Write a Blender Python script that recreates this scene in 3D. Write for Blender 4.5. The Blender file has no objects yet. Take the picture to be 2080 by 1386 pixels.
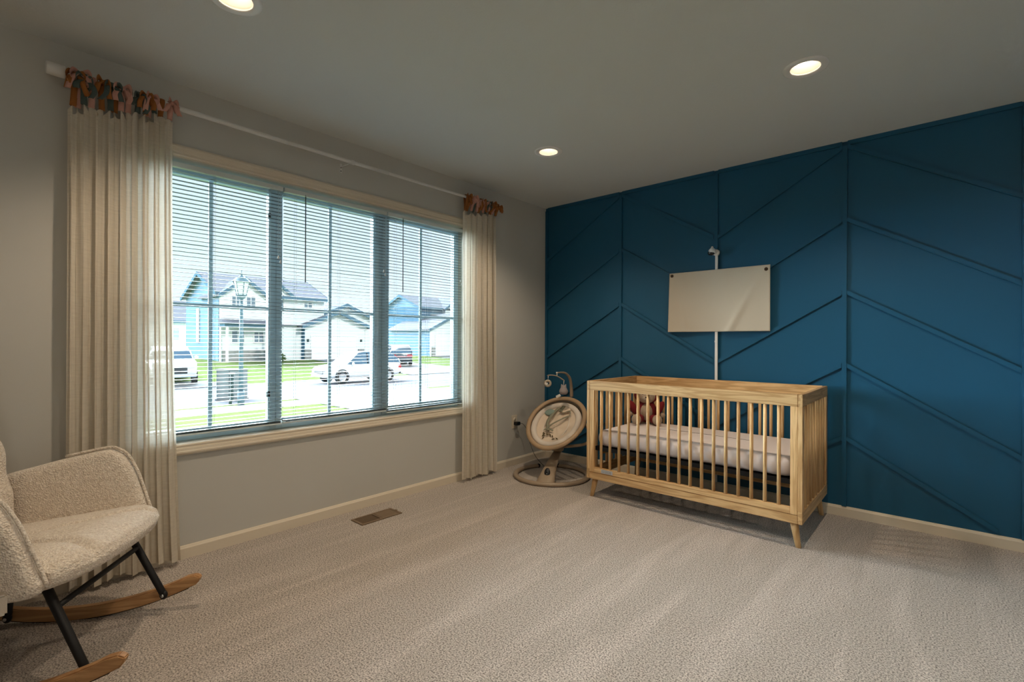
import bpy, bmesh, math, random
from mathutils import Vector, Matrix, noise as mnoise
random.seed(7)
PI = math.pi
sc = bpy.context.scene
C = sc.collection

# ------------------------------------------------------------------ camera, world, sun, exposure
cam = bpy.data.cameras.new('camera'); camo = bpy.data.objects.new('camera', cam); C.objects.link(camo)
yaw, pitch, roll = math.radians(131.58302), math.radians(.078766), math.radians(.237667)
f_ = Vector((math.cos(pitch)*math.cos(yaw), math.cos(pitch)*math.sin(yaw), math.sin(pitch)))
r_ = Vector((math.sin(yaw), -math.cos(yaw), 0)); u_ = r_.cross(f_)
R_ = r_*math.cos(roll) + u_*math.sin(roll); U_ = -r_*math.sin(roll) + u_*math.cos(roll)
M = Matrix((( R_.x, U_.x, -f_.x, 2.90682), (R_.y, U_.y, -f_.y, -3.77102), (R_.z, U_.z, -f_.z, 1.11807), (0, 0, 0, 1)))
camo.matrix_world = M
cam.sensor_width = 36; cam.lens = 36*985.01/2080; cam.clip_start = .02; cam.clip_end = 500
sc.camera = camo
sc.view_settings.view_transform = 'Standard'; sc.view_settings.look = 'None'
sc.view_settings.exposure = 0.14; sc.view_settings.gamma = 1; sc.view_settings.use_curve_mapping = False
sc.cycles.use_denoising = True
sc.cycles.max_bounces = 10; sc.cycles.diffuse_bounces = 6; sc.cycles.transparent_max_bounces = 24
sc.cycles.sample_clamp_indirect = 6.0
sc.cycles.caustics_reflective = False; sc.cycles.caustics_refractive = False

w = bpy.data.worlds.new('world'); sc.world = w; w.use_nodes = True
wn, wl = w.node_tree.nodes, w.node_tree.links
bg = wn['Background']
tc = wn.new('ShaderNodeTexCoord'); sx = wn.new('ShaderNodeSeparateXYZ'); rmp = wn.new('ShaderNodeValToRGB')
wl.new(tc.outputs['Generated'], sx.inputs[0]); wl.new(sx.outputs['Z'], rmp.inputs['Fac']); wl.new(rmp.outputs['Color'], bg.inputs['Color'])
rmp.color_ramp.elements[0].position = 0.0; rmp.color_ramp.elements[0].color = (.86, .95, 1, 1)
rmp.color_ramp.elements[1].position = .8; rmp.color_ramp.elements[1].color = (.42, .66, 1, 1)
SKY = 1.15
bg.inputs['Strength'].default_value = SKY

sun = bpy.data.lights.new('sun', 'SUN'); suno = bpy.data.objects.new('sun', sun); C.objects.link(suno)
sun.energy = 2.6; sun.angle = .01; sun.color = (1, .95, .86)
suno.rotation_euler = Vector((1, .08, .62)).to_track_quat('Z', 'Y').to_euler()
day = bpy.data.lights.new('daylight_fill', 'SUN'); dayo = bpy.data.objects.new('daylight_fill', day); C.objects.link(dayo)  # added soft sun lamp, brightens the room from the window side
day.energy = 70.0; day.angle = math.radians(96); day.color = (.78, .92, 1)
dayo.rotation_euler = Vector((-1, .05, .17)).to_track_quat('Z', 'Y').to_euler()
po = bpy.data.lights.new('window_portal', 'AREA'); poo = bpy.data.objects.new('window_portal', po); C.objects.link(poo)
po.shape = 'RECTANGLE'; po.size = 2.2; po.size_y = 1.5; po.cycles.is_portal = True
poo.matrix_world = Matrix(((0, 0, -1, -.17), (-1, 0, 0, -2.155), (0, 1, 0, 1.33), (0, 0, 0, 1)))
CANS = [(.889, -1.13), (2.42, -1.143), (.888, -3.095), (2.42, -3.1)]
CAN_POWER = 46.0
FILL_DOME = 32.0

# ------------------------------------------------------------------ materials
MT = {}
def nodes(name):
    m = bpy.data.materials.new(name); m.use_nodes = True; MT[name] = m
    return m, m.node_tree.nodes, m.node_tree.links, m.node_tree.nodes['Principled BSDF']
def plain(name, col, rough=.6, metal=0, bump=0, bscale=200, spec=.5, emit=None, estr=0, var=0, coat=0):
    m, n, l, b = nodes(name)
    b.inputs['Base Color'].default_value = (*col, 1); b.inputs['Roughness'].default_value = rough
    b.inputs['Metallic'].default_value = metal; b.inputs['Specular IOR Level'].default_value = spec
    b.inputs['Coat Weight'].default_value = coat
    if emit: b.inputs['Emission Color'].default_value = (*emit, 1); b.inputs['Emission Strength'].default_value = estr
    t = n.new('ShaderNodeTexCoord')
    nz = n.new('ShaderNodeTexNoise'); nz.inputs['Scale'].default_value = bscale; nz.inputs['Detail'].default_value = 3
    l.new(t.outputs['Object'], nz.inputs['Vector'])
    if bump:
        bp = n.new('ShaderNodeBump'); bp.inputs['Strength'].default_value = bump; bp.inputs['Distance'].default_value = .002
        l.new(nz.outputs['Fac'], bp.inputs['Height']); l.new(bp.outputs['Normal'], b.inputs['Normal'])
    if var:
        mx = n.new('ShaderNodeMix'); mx.data_type = 'RGBA'
        mx.inputs[6].default_value = (*[c*(1-var) for c in col], 1); mx.inputs[7].default_value = (*[min(1, c*(1+var)) for c in col], 1)
        l.new(nz.outputs['Fac'], mx.inputs[0]); l.new(mx.outputs[2], b.inputs['Base Color'])
    return m
def lin(r, g, b):
    return tuple((c/255/12.92 if c/255 <= .04045 else ((c/255+.055)/1.055)**2.4) for c in (r, g, b))

plain('wall_paint', (.51, .50, .465), .85, bump=.12, bscale=260, spec=.2)
plain('ceiling_paint', (.62, .64, .625), .9, bump=.35, bscale=120, spec=.15)
plain('blue_paint', (.0095, .086, .168), .42, bump=.08, bscale=300, spec=.35)
plain('trim_paint', (.66, .585, .47), .38, spec=.4, bump=.03)
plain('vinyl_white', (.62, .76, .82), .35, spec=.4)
plain('slat_shaded', (.14, .19, .21), .4, spec=.4)  # darker than the white slats; backlit shade is put into the colour
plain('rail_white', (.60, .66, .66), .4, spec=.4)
plain('rod_white', (.66, .65, .62), .35, spec=.4)
plain('black_metal', (.008, .008, .009), .5, metal=0, spec=.3)
plain('dark_plastic', (.01, .011, .014), .25)
plain('white_plastic', (.75, .75, .74), .35)
plain('screw_steel', (.5, .5, .5), .3, metal=1)
plain('dark_hole', (.004, .004, .004), .9)
plain('lens', (1, .9, .75), .5, emit=(1, .82, .60), estr=6.0)
plain('fill_glow', (1, .95, .85), .5, emit=(1, .86, .70), estr=FILL_DOME)
plain('baffle_white', (.8, .76, .7), .5)
plain('vent_tan', (.22, .155, .10), .5, metal=.2, var=.2, bscale=20)
plain('vent_dark', (.01, .007, .005), .8)
plain('taupe_plastic', (.32, .245, .175), .42, spec=.4)
plain('taupe_ring', (.40, .275, .165), .5)
plain('mesh_fabric', (.30, .245, .18), .9, bump=.5, bscale=900)
plain('cream_cushion', (.66, .545, .43), .9, bump=.25, bscale=300)
plain('white_cushion', (.68, .61, .54), .9, bump=.25, bscale=300)
plain('grey_strap', (.24, .235, .17), .85, bump=.3, bscale=500)
plain('teal_pillow', (.22, .30, .27), .9, bump=.3, bscale=300)
plain('brown_print', (.09, .06, .02), .9)
plain('owl_fabric', (.33, .29, .29), .95, bump=.6, bscale=250)
plain('moon_fabric', (.42, .36, .28), .95, bump=.6, bscale=250)
plain('tag_white', (.7, .69, .66), .7)
plain('red_plush', (.16, .005, .008), .95, bump=1, bscale=160, var=.3)
plain('beige_plush', (.38, .29, .21), .95, bump=1, bscale=160, var=.15)
plain('silver_label', (.55, .56, .58), .4, metal=.4)
plain('label_ink', (.1, .1, .1), .6)
plain('brushed_metal', (.62, .56, .48), .22, metal=.9, bump=.05)
plain('bronze', (.10, .065, .04), .3, metal=1)
plain('grommet_hole', (.02, .012, .008), .8)
plain('tie_pink', (.50, .27, .215), .95, bump=.4, bscale=350, var=.1)
plain('tie_teal', (.058, .085, .078), .95, bump=.4, bscale=350, var=.1)
plain('tie_ochre', (.27, .095, .018), .95, bump=.4, bscale=350, var=.1)
# exterior
plain('grass', (.14, .175, .062), .95, var=.35, bscale=3, spec=0)
plain('asphalt', (.21, .205, .22), .95, var=.06, bscale=2, spec=0)
plain('concrete', (.28, .275, .27), .9, var=.05, bscale=2, spec=0)
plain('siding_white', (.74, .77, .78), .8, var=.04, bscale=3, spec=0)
plain('siding_blue', (.21, .31, .43), .8, var=.06, bscale=3, spec=0)  # blue siding, also the painted shade on the white house's end
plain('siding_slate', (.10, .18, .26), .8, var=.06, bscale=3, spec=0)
plain('shingle', (.20, .20, .225), .95, var=.15, bscale=8, spec=0)
plain('fascia', (.12, .20, .27), .7, spec=0)
plain('ext_trim', (.8, .8, .8), .6, spec=0)
plain('garage_white', (.85, .84, .82), .6, spec=0)
plain('ext_glass', (.16, .22, .28), .08, spec=.8)
plain('stone', (.30, .30, .29), .9, var=.35, bscale=4, spec=0)
plain('car_white', (.78, .79, .8), .2, coat=.6)
plain('car_dark', (.10, .12, .13), .2, coat=.6)
plain('car_glass', (.10, .17, .24), .08, spec=.8)
plain('tyre', (.03, .03, .03), .8)
plain('rim', (.55, .56, .58), .3, metal=.8)
plain('red_light', (.5, .01, .02), .3)
plain('head_light', (.7, .75, .8), .15)
plain('grille_dark', (.03, .035, .04), .5)
plain('cabinet_grey', (.26, .29, .29), .7, var=.05, spec=0)
plain('post_dark', (.03, .06, .06), .6)
plain('lamp_post', (.12, .20, .24), .6)
plain('lantern_glass', (.7, .75, .78), .2)
plain('bark', (.12, .09, .06), .9, spec=0)
plain('leaf', (.08, .14, .04), .9, var=.4, bscale=2, spec=0)

# carpet
m, n, l, b = nodes('carpet')
b.inputs['Roughness'].default_value = 1; b.inputs['Specular IOR Level'].default_value = .05
b.inputs['Sheen Weight'].default_value = .25
t = n.new('ShaderNodeTexCoord')
nz1 = n.new('ShaderNodeTexNoise'); nz1.inputs['Scale'].default_value = 165; nz1.inputs['Detail'].default_value = 4; nz1.inputs['Roughness'].default_value = .7
nz2 = n.new('ShaderNodeTexNoise'); nz2.inputs['Scale'].default_value = 1.0; nz2.inputs['Detail'].default_value = 3; nz2.inputs['Distortion'].default_value = .8
mp = n.new('ShaderNodeMapping'); mp.inputs['Rotation'].default_value = (0, 0, math.radians(-28)); mp.inputs['Scale'].default_value = (7.5, .75, 1)
l.new(t.outputs['Object'], mp.inputs['Vector']); l.new(mp.outputs['Vector'], nz2.inputs['Vector'])
l.new(t.outputs['Object'], nz1.inputs['Vector'])
r1 = n.new('ShaderNodeValToRGB'); r1.color_ramp.elements[0].position = .38; r1.color_ramp.elements[1].position = .58
r1.color_ramp.elements[0].color = (.10, .078, .064, 1); r1.color_ramp.elements[1].color = (.68, .60, .53, 1)
r2 = n.new('ShaderNodeValToRGB'); r2.color_ramp.elements[0].position = .47; r2.color_ramp.elements[1].position = .66
r2.color_ramp.elements[0].color = (.95, .95, .95, 1); r2.color_ramp.elements[1].color = (1.14, 1.14, 1.16, 1)
mx = n.new('ShaderNodeMix'); mx.data_type = 'RGBA'; mx.blend_type = 'MULTIPLY'; mx.inputs[0].default_value = 1
mpb = n.new('ShaderNodeMapping'); mpb.inputs['Rotation'].default_value = (0, 0, math.radians(62)); mpb.inputs['Scale'].default_value = (6.5, .9, 1); mpb.inputs['Location'].default_value = (3, 1, 0)
nz3 = n.new('ShaderNodeTexNoise'); nz3.inputs['Scale'].default_value = 1; nz3.inputs['Detail'].default_value = 3; nz3.inputs['Distortion'].default_value = .6
nz4 = n.new('ShaderNodeTexNoise'); nz4.inputs['Scale'].default_value = .55; nz4.inputs['Detail'].default_value = 1
l.new(t.outputs['Object'], mpb.inputs['Vector']); l.new(mpb.outputs['Vector'], nz3.inputs['Vector']); l.new(t.outputs['Object'], nz4.inputs['Vector'])
msk = n.new('ShaderNodeMapRange'); msk.inputs[1].default_value = .44; msk.inputs[2].default_value = .56; l.new(nz4.outputs['Fac'], msk.inputs[0])
mxs = n.new('ShaderNodeMix'); l.new(msk.outputs[0], mxs.inputs[0]); l.new(nz2.outputs['Fac'], mxs.inputs[2]); l.new(nz3.outputs['Fac'], mxs.inputs[3])
l.new(nz1.outputs['Fac'], r1.inputs['Fac']); l.new(mxs.outputs[0], r2.inputs['Fac'])
l.new(r1.outputs['Color'], mx.inputs[6]); l.new(r2.outputs['Color'], mx.inputs[7]); l.new(mx.outputs[2], b.inputs['Base Color'])
bp = n.new('ShaderNodeBump'); bp.inputs['Strength'].default_value = .9; bp.inputs['Distance'].default_value = .006
l.new(nz1.outputs['Fac'], bp.inputs['Height']); l.new(bp.outputs['Normal'], b.inputs['Normal'])

# boucle
m, n, l, b = nodes('boucle')
b.inputs['Base Color'].default_value = (.66, .55, .43, 1); b.inputs['Roughness'].default_value = 1; b.inputs['Specular IOR Level'].default_value = .05
b.inputs['Sheen Weight'].default_value = .4
t = n.new('ShaderNodeTexCoord'); vz = n.new('ShaderNodeTexVoronoi'); vz.inputs['Scale'].default_value = 190; vz.inputs['Randomness'].default_value = 1
nz = n.new('ShaderNodeTexNoise'); nz.inputs['Scale'].default_value = 110; nz.inputs['Detail'].default_value = 3
ad = n.new('ShaderNodeMath'); ad.operation = 'ADD'
l.new(t.outputs['Object'], vz.inputs['Vector']); l.new(t.outputs['Object'], nz.inputs['Vector'])
l.new(vz.outputs['Distance'], ad.inputs[0]); l.new(nz.outputs['Fac'], ad.inputs[1])
bp = n.new('ShaderNodeBump'); bp.inputs['Strength'].default_value = .8; bp.inputs['Distance'].default_value = .005
l.new(ad.outputs[0], bp.inputs['Height']); l.new(bp.outputs['Normal'], b.inputs['Normal'])
cr = n.new('ShaderNodeValToRGB'); cr.color_ramp.elements[0].position = .25; cr.color_ramp.elements[1].position = .7
cr.color_ramp.elements[0].color = (.60, .51, .42, 1); cr.color_ramp.elements[1].color = (.88, .80, .70, 1)
l.new(nz.outputs['Fac'], cr.inputs['Fac']); l.new(cr.outputs['Color'], b.inputs['Base Color'])

def wood(name, axis, c1, c2, rough=.45):
    m, n, l, b = nodes(name)
    b.inputs['Roughness'].default_value = rough; b.inputs['Specular IOR Level'].default_value = .35
    t = n.new('ShaderNodeTexCoord'); oi = n.new('ShaderNodeObjectInfo')
    vm = n.new('ShaderNodeVectorMath'); vm.operation = 'MULTIPLY_ADD'
    cb = n.new('ShaderNodeCombineXYZ')
    for k in range(3): l.new(oi.outputs['Random'], cb.inputs[k])
    vm.inputs[1].default_value = (1, 1, 1)
    sclv = n.new('ShaderNodeVectorMath'); sclv.operation = 'SCALE'; sclv.inputs[3].default_value = 3.7
    l.new(cb.outputs[0], sclv.inputs[0]); l.new(t.outputs['Object'], vm.inputs[0]); l.new(sclv.outputs[0], vm.inputs[2])
    mp = n.new('ShaderNodeMapping'); s = [22, 22, 22]; s[axis] = 1.6; mp.inputs['Scale'].default_value = s
    l.new(vm.outputs[0], mp.inputs['Vector'])
    nz = n.new('ShaderNodeTexNoise'); nz.inputs['Scale'].default_value = 1.3; nz.inputs['Detail'].default_value = 4; nz.inputs['Distortion'].default_value = .6
    l.new(mp.outputs[0], nz.inputs['Vector'])
    wv = n.new('ShaderNodeMath'); wv.operation = 'MULTIPLY'; wv.inputs[1].default_value = 26
    sn = n.new('ShaderNodeMath'); sn.operation = 'SINE'
    l.new(nz.outputs['Fac'], wv.inputs[0]); l.new(wv.outputs[0], sn.inputs[0])
    r = n.new('ShaderNodeMapRange'); r.inputs[1].default_value = -1; r.inputs[2].default_value = 1
    l.new(sn.outputs[0], r.inputs[0])
    mx = n.new('ShaderNodeMix'); mx.data_type = 'RGBA'; mx.inputs[6].default_value = (*c1, 1); mx.inputs[7].default_value = (*c2, 1)
    l.new(r.outputs[0], mx.inputs[0])
    hv = n.new('ShaderNodeHueSaturation'); mr = n.new('ShaderNodeMapRange'); mr.inputs[3].default_value = .86; mr.inputs[4].default_value = 1.12
    l.new(oi.outputs['Random'], mr.inputs[0]); l.new(mr.outputs[0], hv.inputs['Value']); l.new(mx.outputs[2], hv.inputs['Color'])
    l.new(hv.outputs[0], b.inputs['Base Color'])
PINE1, PINE2 = (.66, .43, .21), (.47, .275, .115)
for k, nm in enumerate('xyz'): wood('pine_'+nm, k, PINE1, PINE2)
wood('rocker_wood', 0, (.52, .30, .14), (.37, .195, .085), .4)

# sheer cotton curtain
m, n, l, b = nodes('curtain')
out = n['Material Output']
t = n.new('ShaderNodeTexCoord')
sep = n.new('ShaderNodeSeparateXYZ'); l.new(t.outputs['Object'], sep.inputs[0])
df = n.new('ShaderNodeBsdfDiffuse'); tl = n.new('ShaderNodeBsdfTranslucent'); tr = n.new('ShaderNodeBsdfTransparent')
df.inputs['Color'].default_value = (.76, .69, .58, 1); tl.inputs['Color'].default_value = (.72, .68, .60, 1)
m1 = n.new('ShaderNodeMixShader'); m1.inputs[0].default_value = .28
m2 = n.new('ShaderNodeMixShader')
l.new(df.outputs[0], m1.inputs[1]); l.new(tl.outputs[0], m1.inputs[2]); l.new(m1.outputs[0], m2.inputs[1]); l.new(tr.outputs[0], m2.inputs[2])
mp = n.new('ShaderNodeMapping'); mp.inputs['Scale'].default_value = (90, 160, 4)
nz = n.new('ShaderNodeTexNoise'); nz.inputs['Scale'].default_value = 1; nz.inputs['Detail'].default_value = 2
l.new(t.outputs['Object'], mp.inputs[0]); l.new(mp.outputs[0], nz.inputs['Vector'])
mp2 = n.new('ShaderNodeMapping'); mp2.inputs['Scale'].default_value = (20, 20, 160)
nzb = n.new('ShaderNodeTexNoise'); nzb.inputs['Scale'].default_value = 1; l.new(t.outputs['Object'], mp2.inputs[0]); l.new(mp2.outputs[0], nzb.inputs['Vector'])
ad = n.new('ShaderNodeMath'); ad.operation = 'ADD'; l.new(nz.outputs['Fac'], ad.inputs[0]); l.new(nzb.outputs['Fac'], ad.inputs[1])
mr = n.new('ShaderNodeMapRange'); mr.inputs[1].default_value = .7; mr.inputs[2].default_value = 1.3; mr.inputs[3].default_value = .02; mr.inputs[4].default_value = .15
l.new(ad.outputs[0], mr.inputs[0]); l.new(mr.outputs[0], m2.inputs[0])
bp = n.new('ShaderNodeBump'); bp.inputs['Strength'].default_value = .5; bp.inputs['Distance'].default_value = .002
l.new(ad.outputs[0], bp.inputs['Height']); l.new(bp.outputs['Normal'], df.inputs['Normal'])
l.new(m2.outputs[0], out.inputs['Surface'])
m2c = m
# canvas wall cloth
plain('canvas', (.56, .51, .42), .95, bump=.3, bscale=500)
# mattress sheet
plain('sheet', (.66, .585, .56), .95, bump=.3, bscale=350)
# glass
m, n, l, b = nodes('glass')
out = n['Material Output']; tr = n.new('ShaderNodeBsdfTransparent'); gl = n.new('ShaderNodeBsdfGlossy'); gl.inputs['Roughness'].default_value = .02
tr.inputs['Color'].default_value = (.95, .98, .98, 1)
fr = n.new('ShaderNodeFresnel'); fr.inputs['IOR'].default_value = 1.45; ms = n.new('ShaderNodeMixShader')
l.new(fr.outputs[0], ms.inputs[0]); l.new(tr.outputs[0], ms.inputs[1]); l.new(gl.outputs[0], ms.inputs[2]); l.new(ms.outputs[0], out.inputs['Surface'])

# ------------------------------------------------------------------ helpers
class MB:
    def __init__(s): s.v, s.f, s.sm, s.mi = [], [], [], []
    def add(s, vs, fs, smooth=False, mi=0):
        o = len(s.v); s.v += [tuple(v) for v in vs]; s.f += [tuple(i+o for i in f) for f in fs]
        s.sm += [smooth]*len(fs); s.mi += [mi]*len(fs); return s
    def box(s, x0, x1, y0, y1, z0, z1, mi=0):
        x0, x1 = min(x0, x1), max(x0, x1); y0, y1 = min(y0, y1), max(y0, y1); z0, z1 = min(z0, z1), max(z0, z1)
        return s.add([(x0,y0,z0),(x1,y0,z0),(x1,y1,z0),(x0,y1,z0),(x0,y0,z1),(x1,y0,z1),(x1,y1,z1),(x0,y1,z1)],
            [(0,3,2,1),(4,5,6,7),(0,1,5,4),(1,2,6,5),(2,3,7,6),(3,0,4,7)], mi=mi)
    def prism(s, pts, a, b):            # pts 3d loop, extruded by vector b-a
        a, b = Vector(a), Vector(b); n_ = len(pts); P = [Vector(p) for p in pts]
        vs = [p+a for p in P]+[p+b for p in P]
        fs = [tuple(range(n_))[::-1], tuple(range(n_, 2*n_))]+[(i, (i+1) % n_, (i+1) % n_+n_, i+n_) for i in range(n_)]
        return s.add(vs, fs)
    def tube(s, path, r, seg=10, caps=True, ell=None):
        P = [Vector(p) for p in path]; n_ = len(P); rs = r if isinstance(r, (list, tuple)) else [r]*n_
        vs, fs = [], []
        T = [(P[min(i+1, n_-1)]-P[max(i-1, 0)]).normalized() for i in range(n_)]
        up = Vector((0, 0, 1)) if abs(T[0].z) < .9 else Vector((1, 0, 0))
        u = T[0].cross(up).normalized()
        for i in range(n_):
            u = (u - T[i]*u.dot(T[i])).normalized(); v = T[i].cross(u)
            e = ell or (1, 1)
            for k in range(seg):
                a = 2*PI*k/seg; vs.append(P[i]+u*math.cos(a)*rs[i]*e[0]+v*math.sin(a)*rs[i]*e[1])
        for i in range(n_-1):
            for k in range(seg):
                k2 = (k+1) % seg; fs.append((i*seg+k, i*seg+k2, (i+1)*seg+k2, (i+1)*seg+k))
        s.add(vs, fs, True)
        if caps:
            o = len(s.v)-len(vs)
            s.f += [tuple(o+k for k in range(seg))[::-1], tuple(o+(n_-1)*seg+k for k in range(seg))]; s.sm += [False]*2; s.mi += [0]*2
        return s
    def lathe(s, c, prof, seg=24, axis='z', smooth=True, mat=None):   # prof [(r, h)]
        vs, fs = [], []
        for r, h in prof:
            for k in range(seg):
                a = 2*PI*k/seg; p = Vector((r*math.cos(a), r*math.sin(a), h))
                if mat: p = mat @ p
                elif axis == 'x': p = Vector((p.z, p.x, p.y))
                elif axis == 'y': p = Vector((p.x, p.z, p.y))
                vs.append(p+Vector(c))
        for i in range(len(prof)-1):
            for k in range(seg):
                k2 = (k+1) % seg; fs.append((i*seg+k, i*seg+k2, (i+1)*seg+k2, (i+1)*seg+k))
        return s.add(vs, fs, smooth)
    def grid(s, nu, nv, fn, smooth=True, closed_u=False):
        vs = [fn(i/(nu-1) if not closed_u else i/nu, j/(nv-1)) for j in range(nv) for i in range(nu)]
        fs = []
        for j in range(nv-1):
            for i in range(nu if closed_u else nu-1):
                i2 = (i+1) % nu; fs.append((j*nu+i, j*nu+i2, (j+1)*nu+i2, (j+1)*nu+i))
        return s.add(vs, fs, smooth)
    def ball(s, c, r, seg=16, rings=10, rot=None):
        c = Vector(c); r = r if isinstance(r, (tuple, list)) else (r, r, r)
        def fn(u, v):
            a = 2*PI*u; b_ = PI*(v*.998+.001); p = Vector((r[0]*math.cos(a)*math.sin(b_), r[1]*math.sin(a)*math.sin(b_), -r[2]*math.cos(b_)))
            if rot: p = rot @ p
            return p+c
        return s.grid(seg, rings, fn, True, True)
    def xf(s, m):
        s.v = [tuple(m @ Vector(v)) for v in s.v]; return s
    def build(s, name, mat, parent=None, kind=None, bev=0, sub=0, origin=None, label=None, solid=0):
        me = bpy.data.meshes.new(name)
        vs = s.v
        if origin: vs = [(v[0]-origin[0], v[1]-origin[1], v[2]-origin[2]) for v in vs]
        me.from_pydata(vs, [], s.f)
        me.polygons.foreach_set('use_smooth', s.sm); me.polygons.foreach_set('material_index', s.mi)
        for mm in (mat if isinstance(mat, (list, tuple)) else [mat]): me.materials.append(MT[mm])
        bm = bmesh.new(); bm.from_mesh(me); bmesh.ops.recalc_face_normals(bm, faces=bm.faces)
        if bev: bmesh.ops.bevel(bm, geom=[e for e in bm.edges if e.is_manifold and e.calc_face_angle(0) > .6], offset=bev, segments=2, affect='EDGES', clamp_overlap=True)
        bm.to_mesh(me); bm.free(); me.update()
        o = bpy.data.objects.new(name, me); C.objects.link(o)
        if origin: o.location = origin
        if parent:
            o.parent = parent
        if kind: o['kind'] = kind
        if label: o['label'] = label
        if solid: md = o.modifiers.new('solid', 'SOLIDIFY'); md.thickness = solid; md.offset = 0
        if sub: md = o.modifiers.new('sub', 'SUBSURF'); md.levels = sub; md.render_levels = sub
        return o
def tag(o, label, cat, group=None, kind=None):
    o['label'] = label; o['category'] = cat
    if group: o['group'] = group
    if kind: o['kind'] = kind
    return o
def thing(name, label, cat, loc=(0, 0, 0), rotz=0, group=None):
    o = bpy.data.objects.new(name, None); C.objects.link(o); o.empty_display_size = .1
    o.location = loc; o.rotation_euler = (0, 0, rotz)
    return tag(o, label, cat, group)
def dup(o, loc, rotz=None, label=None, parent=None):
    c = o.copy(); C.objects.link(c); c.location = loc
    if rotz is not None: c.rotation_euler = (0, 0, rotz)
    if label: c['label'] = label
    c.parent = parent
    for ch in o.children:
        d = ch.copy(); C.objects.link(d); d.parent = c
        for g in ch.children: e = g.copy(); C.objects.link(e); e.parent = d
    return c
def nz(x, y=0, z=0): return mnoise.noise(Vector((x, y, z)))
def spl(pts, n_=8):                      # catmull-rom
    P = [Vector(p) for p in pts]; out = []
    for i in range(len(P)-1):
        a, b_, c, d = P[max(i-1, 0)], P[i], P[i+1], P[min(i+2, len(P)-1)]
        for k in range(n_):
            t = k/n_; out.append(.5*((2*b_)+(c-a)*t+(2*a-5*b_+4*c-d)*t*t+(3*b_-a-3*c+d)*t**3))
    return out+[P[-1]]

# ------------------------------------------------------------------ room shell
H = 2.42; RX, RY = 4.9, -5.6
MB().box(-.2, RX+.2, RY-.2, .2, -.12, 0).build('floor', 'carpet', kind='structure')
# ceiling with round cut-outs for the recessed lamps
bm = bmesh.new()
def loop(pts):
    vs = [bm.verts.new(p) for p in pts]
    return [bm.edges.new((vs[i], vs[(i+1) % len(vs)])) for i in range(len(vs))]
ed = loop([(0, RY, H), (RX, RY, H), (RX, 0, H), (0, 0, H)])
for cx, cy in CANS: ed += loop([(cx+.078*math.cos(2*PI*k/32), cy+.078*math.sin(2*PI*k/32), H) for k in range(32)])
bmesh.ops.triangle_fill(bm, edges=ed, use_beauty=True, use_dissolve=False)
bmesh.ops.recalc_face_normals(bm, faces=bm.faces)
me = bpy.data.meshes.new('ceiling'); bm.to_mesh(me); bm.free(); me.materials.append(MT['ceiling_paint'])
ce = bpy.data.objects.new('ceiling', me); C.objects.link(ce); ce['kind'] = 'structure'
MB().box(-.2, RX+.2, RY-.2, .2, H+.16, H+.26).build('roof_deck', 'ceiling_paint', kind='structure', parent=ce)
OY0, OY1, OZ0, OZ1 = -3.25, -1.065, .587, 2.055      # window opening
wt = .16
MB().box(-wt, 0, RY, OY0, 0, H+.16).box(-wt, 0, OY1, 0, 0, H+.16).box(-wt, 0, OY0, OY1, 0, OZ0-.02).box(-wt, 0, OY0, OY1, OZ1+.015, H+.16).build('wall_left', 'wall_paint', kind='structure')
wb = MB().box(-wt, RX+wt, 0, wt, 0, H+.16).build('wall_back', 'blue_paint', kind='structure')
MB().box(RX, RX+wt, RY, 0, 0, H+.16).build('wall_right', 'wall_paint', kind='structure')
MB().box(-wt, RX+wt, RY-wt, RY, 0, H+.16).build('wall_front', 'wall_paint', kind='structure')
# exterior foundation below the window wall
MB().box(-wt, -.02, RY, .15, -1.3, -.12).build('trim_foundation', 'siding_blue', kind='structure')

# chevron battens on the blue wall
bt, bw = .016, .027
def batten(p0, p1, vert=False):
    (x0, z0), (x1, z1) = p0, p1
    d = Vector((x1-x0, 0, z1-z0)).normalized(); nn = Vector((-d.z, 0, d.x))*bw/2
    if vert or abs(d.z) < .01:
        q = [Vector((x0, 0, z0))+nn, Vector((x1, 0, z1))+nn, Vector((x1, 0, z1))-nn, Vector((x0, 0, z0))-nn]
    else:                                   # diagonals are cut plumb against the uprights
        h = Vector((0, 0, bw/2/abs(d.x))); q = [Vector((x0, 0, z0))+h, Vector((x1, 0, z1))+h, Vector((x1, 0, z1))-h, Vector((x0, 0, z0))-h]
    MB().prism(q, (0, -bt, 0), (0, .001, 0)).build('batten', 'blue_paint', parent=wb, bev=.0025)
VX = [.016, .822, 1.627, 2.435, 3.24, 4.05, RX-.015]
zb = .066
for x in VX: batten((x, zb), (x, H-.027), True)
for i in range(6):
    x0, x1 = VX[i]+bw/2, VX[i+1]-bw/2
    batten((x0, H-.0135), (x1, H-.0135), True)
    for k in range(0, 6):
        zhi, zlo = 2.385-.4705*k, 2.385-.4705*(k+1)
        if i == 5: 
            fr_ = (x1-x0)/.778; pa, pb = ((x0, zhi), (x1, zhi-.4705*fr_))
        elif i % 2 == 0: pa, pb = (x0, zlo), (x1, zhi)
        else: pa, pb = (x0, zhi), (x1, zlo)
        # clip at the baseboard
        if min(pa[1], pb[1]) < zb+.02:
            if max(pa[1], pb[1]) < zb+.05: continue
            lo, hi = (pa, pb) if pa[1] < pb[1] else (pb, pa)
            tt = (zb+.02-lo[1])/(hi[1]-lo[1]); lo = (lo[0]+(hi[0]-lo[0])*tt, zb+.02)
            pa, pb = (lo, hi) if lo[0] < hi[0] else (hi, lo)
        batten(pa, pb)

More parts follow.
